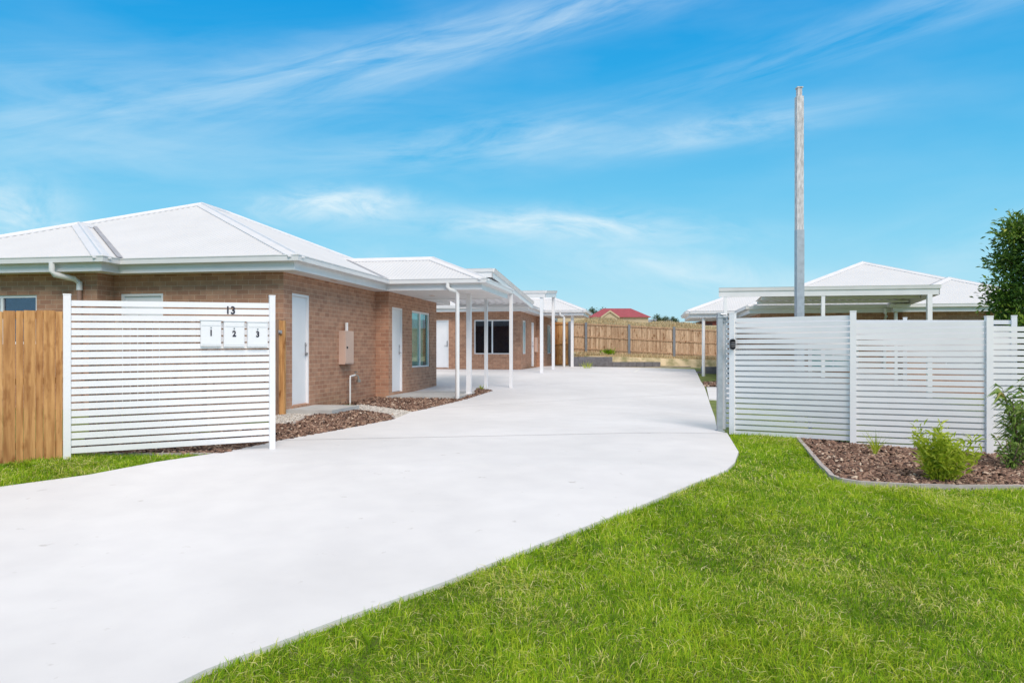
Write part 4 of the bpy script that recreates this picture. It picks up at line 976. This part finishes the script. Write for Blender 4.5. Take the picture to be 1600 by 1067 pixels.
long_plant('willow_leaf_shrub', 1580, 750, 8.45, .42, 12, .36, 'low dense green shrub beneath the tall drooping one', 42, (.05, .10), nl=24, lw=(.2, .34))
def tuft(px, py, h, n, wid, label, sd, spread=.03, mat='leaf_lime'):
    r = np.random.default_rng(sd); X, Y = gp(px, py); o = np.zeros((n, 3)); o[:, 0] = r.normal(0, spread*.3, n); o[:, 1] = r.normal(0, spread*.3, n); o[:, 2] = .0
    d = np.stack([r.normal(0, .28, n), r.normal(0, .28, n), np.ones(n)], 1)
    ob = leaves_mesh('grass_tuft', o, d, h*r.uniform(.5, 1.05, n), np.full(n, wid), np.clip(r.normal(.6, .25, n), 0, 1), M[mat], None, .5, sd)
    ob.location = (X, Y, g(X, Y)+.01); tag(ob, label, 'grass tuft')
tuft(1368, 715, .36, 34, .010, 'thin yellow green grass tuft in mulch beside the middle fence post', 51)
tuft(752, 611, .20, 30, .016, 'small grass tuft at the narrow end of the mulch beyond the porch slab', 52, .16)
tuft(917, 577, .42, 34, .018, 'thin pale weeds standing against the grey retaining wall', 53, .35)
def tuft_at(X, Y, h, n, wid, label, sd, spread, mat='grass'):
    r = np.random.default_rng(sd); o = np.zeros((n, 3)); o[:, 0] = r.normal(0, spread, n); o[:, 1] = r.normal(0, spread, n)
    d = np.stack([r.normal(0, .4, n), r.normal(0, .4, n), np.ones(n)], 1)
    ob = leaves_mesh('grass_tuft', o, d, h*r.uniform(.4, 1.05, n), np.full(n, wid), r.uniform(0, .5, n), M[mat], None, .5, sd); ob.location = (X, Y, g(X, Y)); tag(ob, label, 'grass tuft')
q = pt(949, 42.6); tuft_at(q[0], q[1], .50, 170, .05, 'green weed clump growing at the foot of the back fence', 54, .16)
sheet_bed = [gp(1099, 598), gp(1101, 604.5), gp(1150, 605), gp(1150, 598)]
chips('mulch', sheet_bed, 150, M['mulch'], .05, .14, mf, M['mulchbase'], .04, 16, 'narrow brown mulch strip by the path left of the white round post', 'mulch')

# ------------------------------------------------------------------ beyond the yard
def far_house(px0, px1, Y, ytop, yeave, label, roofm, wallm, gable=None):
    X0, X1 = (px0-HX)/F*Y, (px1-HX)/F*Y; ze = CAMZ-(yeave-HY)/F*Y; zt_ = CAMZ-(ytop-HY)/F*Y; z0 = g((X0+X1)/2, Y)
    root = empty('far_house', ((X0+X1)/2, Y, z0), 0, label, 'house'); w = (X1-X0)/2; dpt = 10; ze -= z0; zt_ -= z0
    mb = MB(); mb.box((-w+.6, w-.6), (.6, dpt-.6), (-.5, ze+.02)); mb.build('wall', M[wallm], root)
    mb = MB(); r_ = min(w*.55, 5)
    A = [(-w, 0, ze), (w, 0, ze), (w, dpt, ze), (-w, dpt, ze)]; T = [(-w+r_, dpt/2, zt_), (w-r_, dpt/2, zt_)]
    mb.face([A[0], A[1], T[1], T[0]]); mb.face([A[1], A[2], T[1]]); mb.face([A[2], A[3], T[0], T[1]]); mb.face([A[3], A[0], T[0]]); mb.face(A); mb.build('roof', M[roofm], root)
    if gable:
        gx0, gx1, gt = ((p-HX)/F*Y-(X0+X1)/2 for p in gable[:2]), None, None
        a_, b_ = [(p-HX)/F*Y-(X0+X1)/2 for p in gable[:2]]; zc = CAMZ-(gable[2]-HY)/F*Y-z0; m_ = (a_+b_)/2
        mb = MB(); mb.face([(a_, -2, ze), (m_, -2, zc), (m_, dpt*.4, zc), (a_, dpt*.4, ze)]); mb.face([(b_, -2, ze), (m_, -2, zc), (m_, dpt*.4, zc), (b_, dpt*.4, ze)]); mb.build('gable_roof', M[roofm], root)
        mb = MB(); mb.face([(a_+.4, -1.7, ze-3), (b_-.4, -1.7, ze-3), (b_-.4, -1.7, ze), (m_, -1.7, zc-.25), (a_+.4, -1.7, ze)]); mb.build('gable_wall', M['cream'], root)
        for (xa, za, xb, zb_) in ((a_, ze, m_, zc), (b_, ze, m_, zc)):
            mb = MB(); mb.face([(xa, -2.05, za-.35), (xb, -2.05, zb_-.35), (xb, -2.05, zb_+.02), (xa, -2.05, za+.02)]); mb.build('bargeboard', M['cream'], root)
    return root
far_house(920, 1018, 170, 480, 495.5, 'house with a dark red tiled roof showing above the dry grass', 'redroof', 'cream', (937, 966, 485.5))
far_house(868, 925, 200, 481, 487, 'pale grey roofed house left of the red roofed one', 'greyroof', 'cream')
far_house(1108, 1135, 95, 499, 500, 'dark red brick building glimpsed below the right porch roof', 'greyroof', 'redbrick')
def far_tree(px, Y, pyt, w, label, sd):
    X = (px-HX)/F*Y; z0 = g(X, Y); ht_ = CAMZ-(pyt-HY)/F*Y-z0; w = w/F*Y/2
    r = max(.3, w); crown_tree('round_tree', X, Y, z0, [(ht_*.35, r*.7), (ht_*.6, r), (ht_*.85, r*.8), (ht_, r*.3)], 22, 1500, r*.22, label, 'tree', 'leaf_far', sd, trunk=r*.08, sigma=r*.22)
far_tree(927, 215, 483, 20, 'dark round tree left of the red roof', 61)
far_tree(944, 225, 484, 20, 'olive tree peeping over the left of the red roof', 62)
far_tree(1026, 150, 493, 14, 'small tree just right of the red roof on the skyline', 63)
far_tree(1040, 140, 496, 14, 'middle one of three small skyline trees over the dry grass', 64)
far_tree(1053, 130, 497, 13, 'rightmost of the three small skyline trees by the white carport', 65)
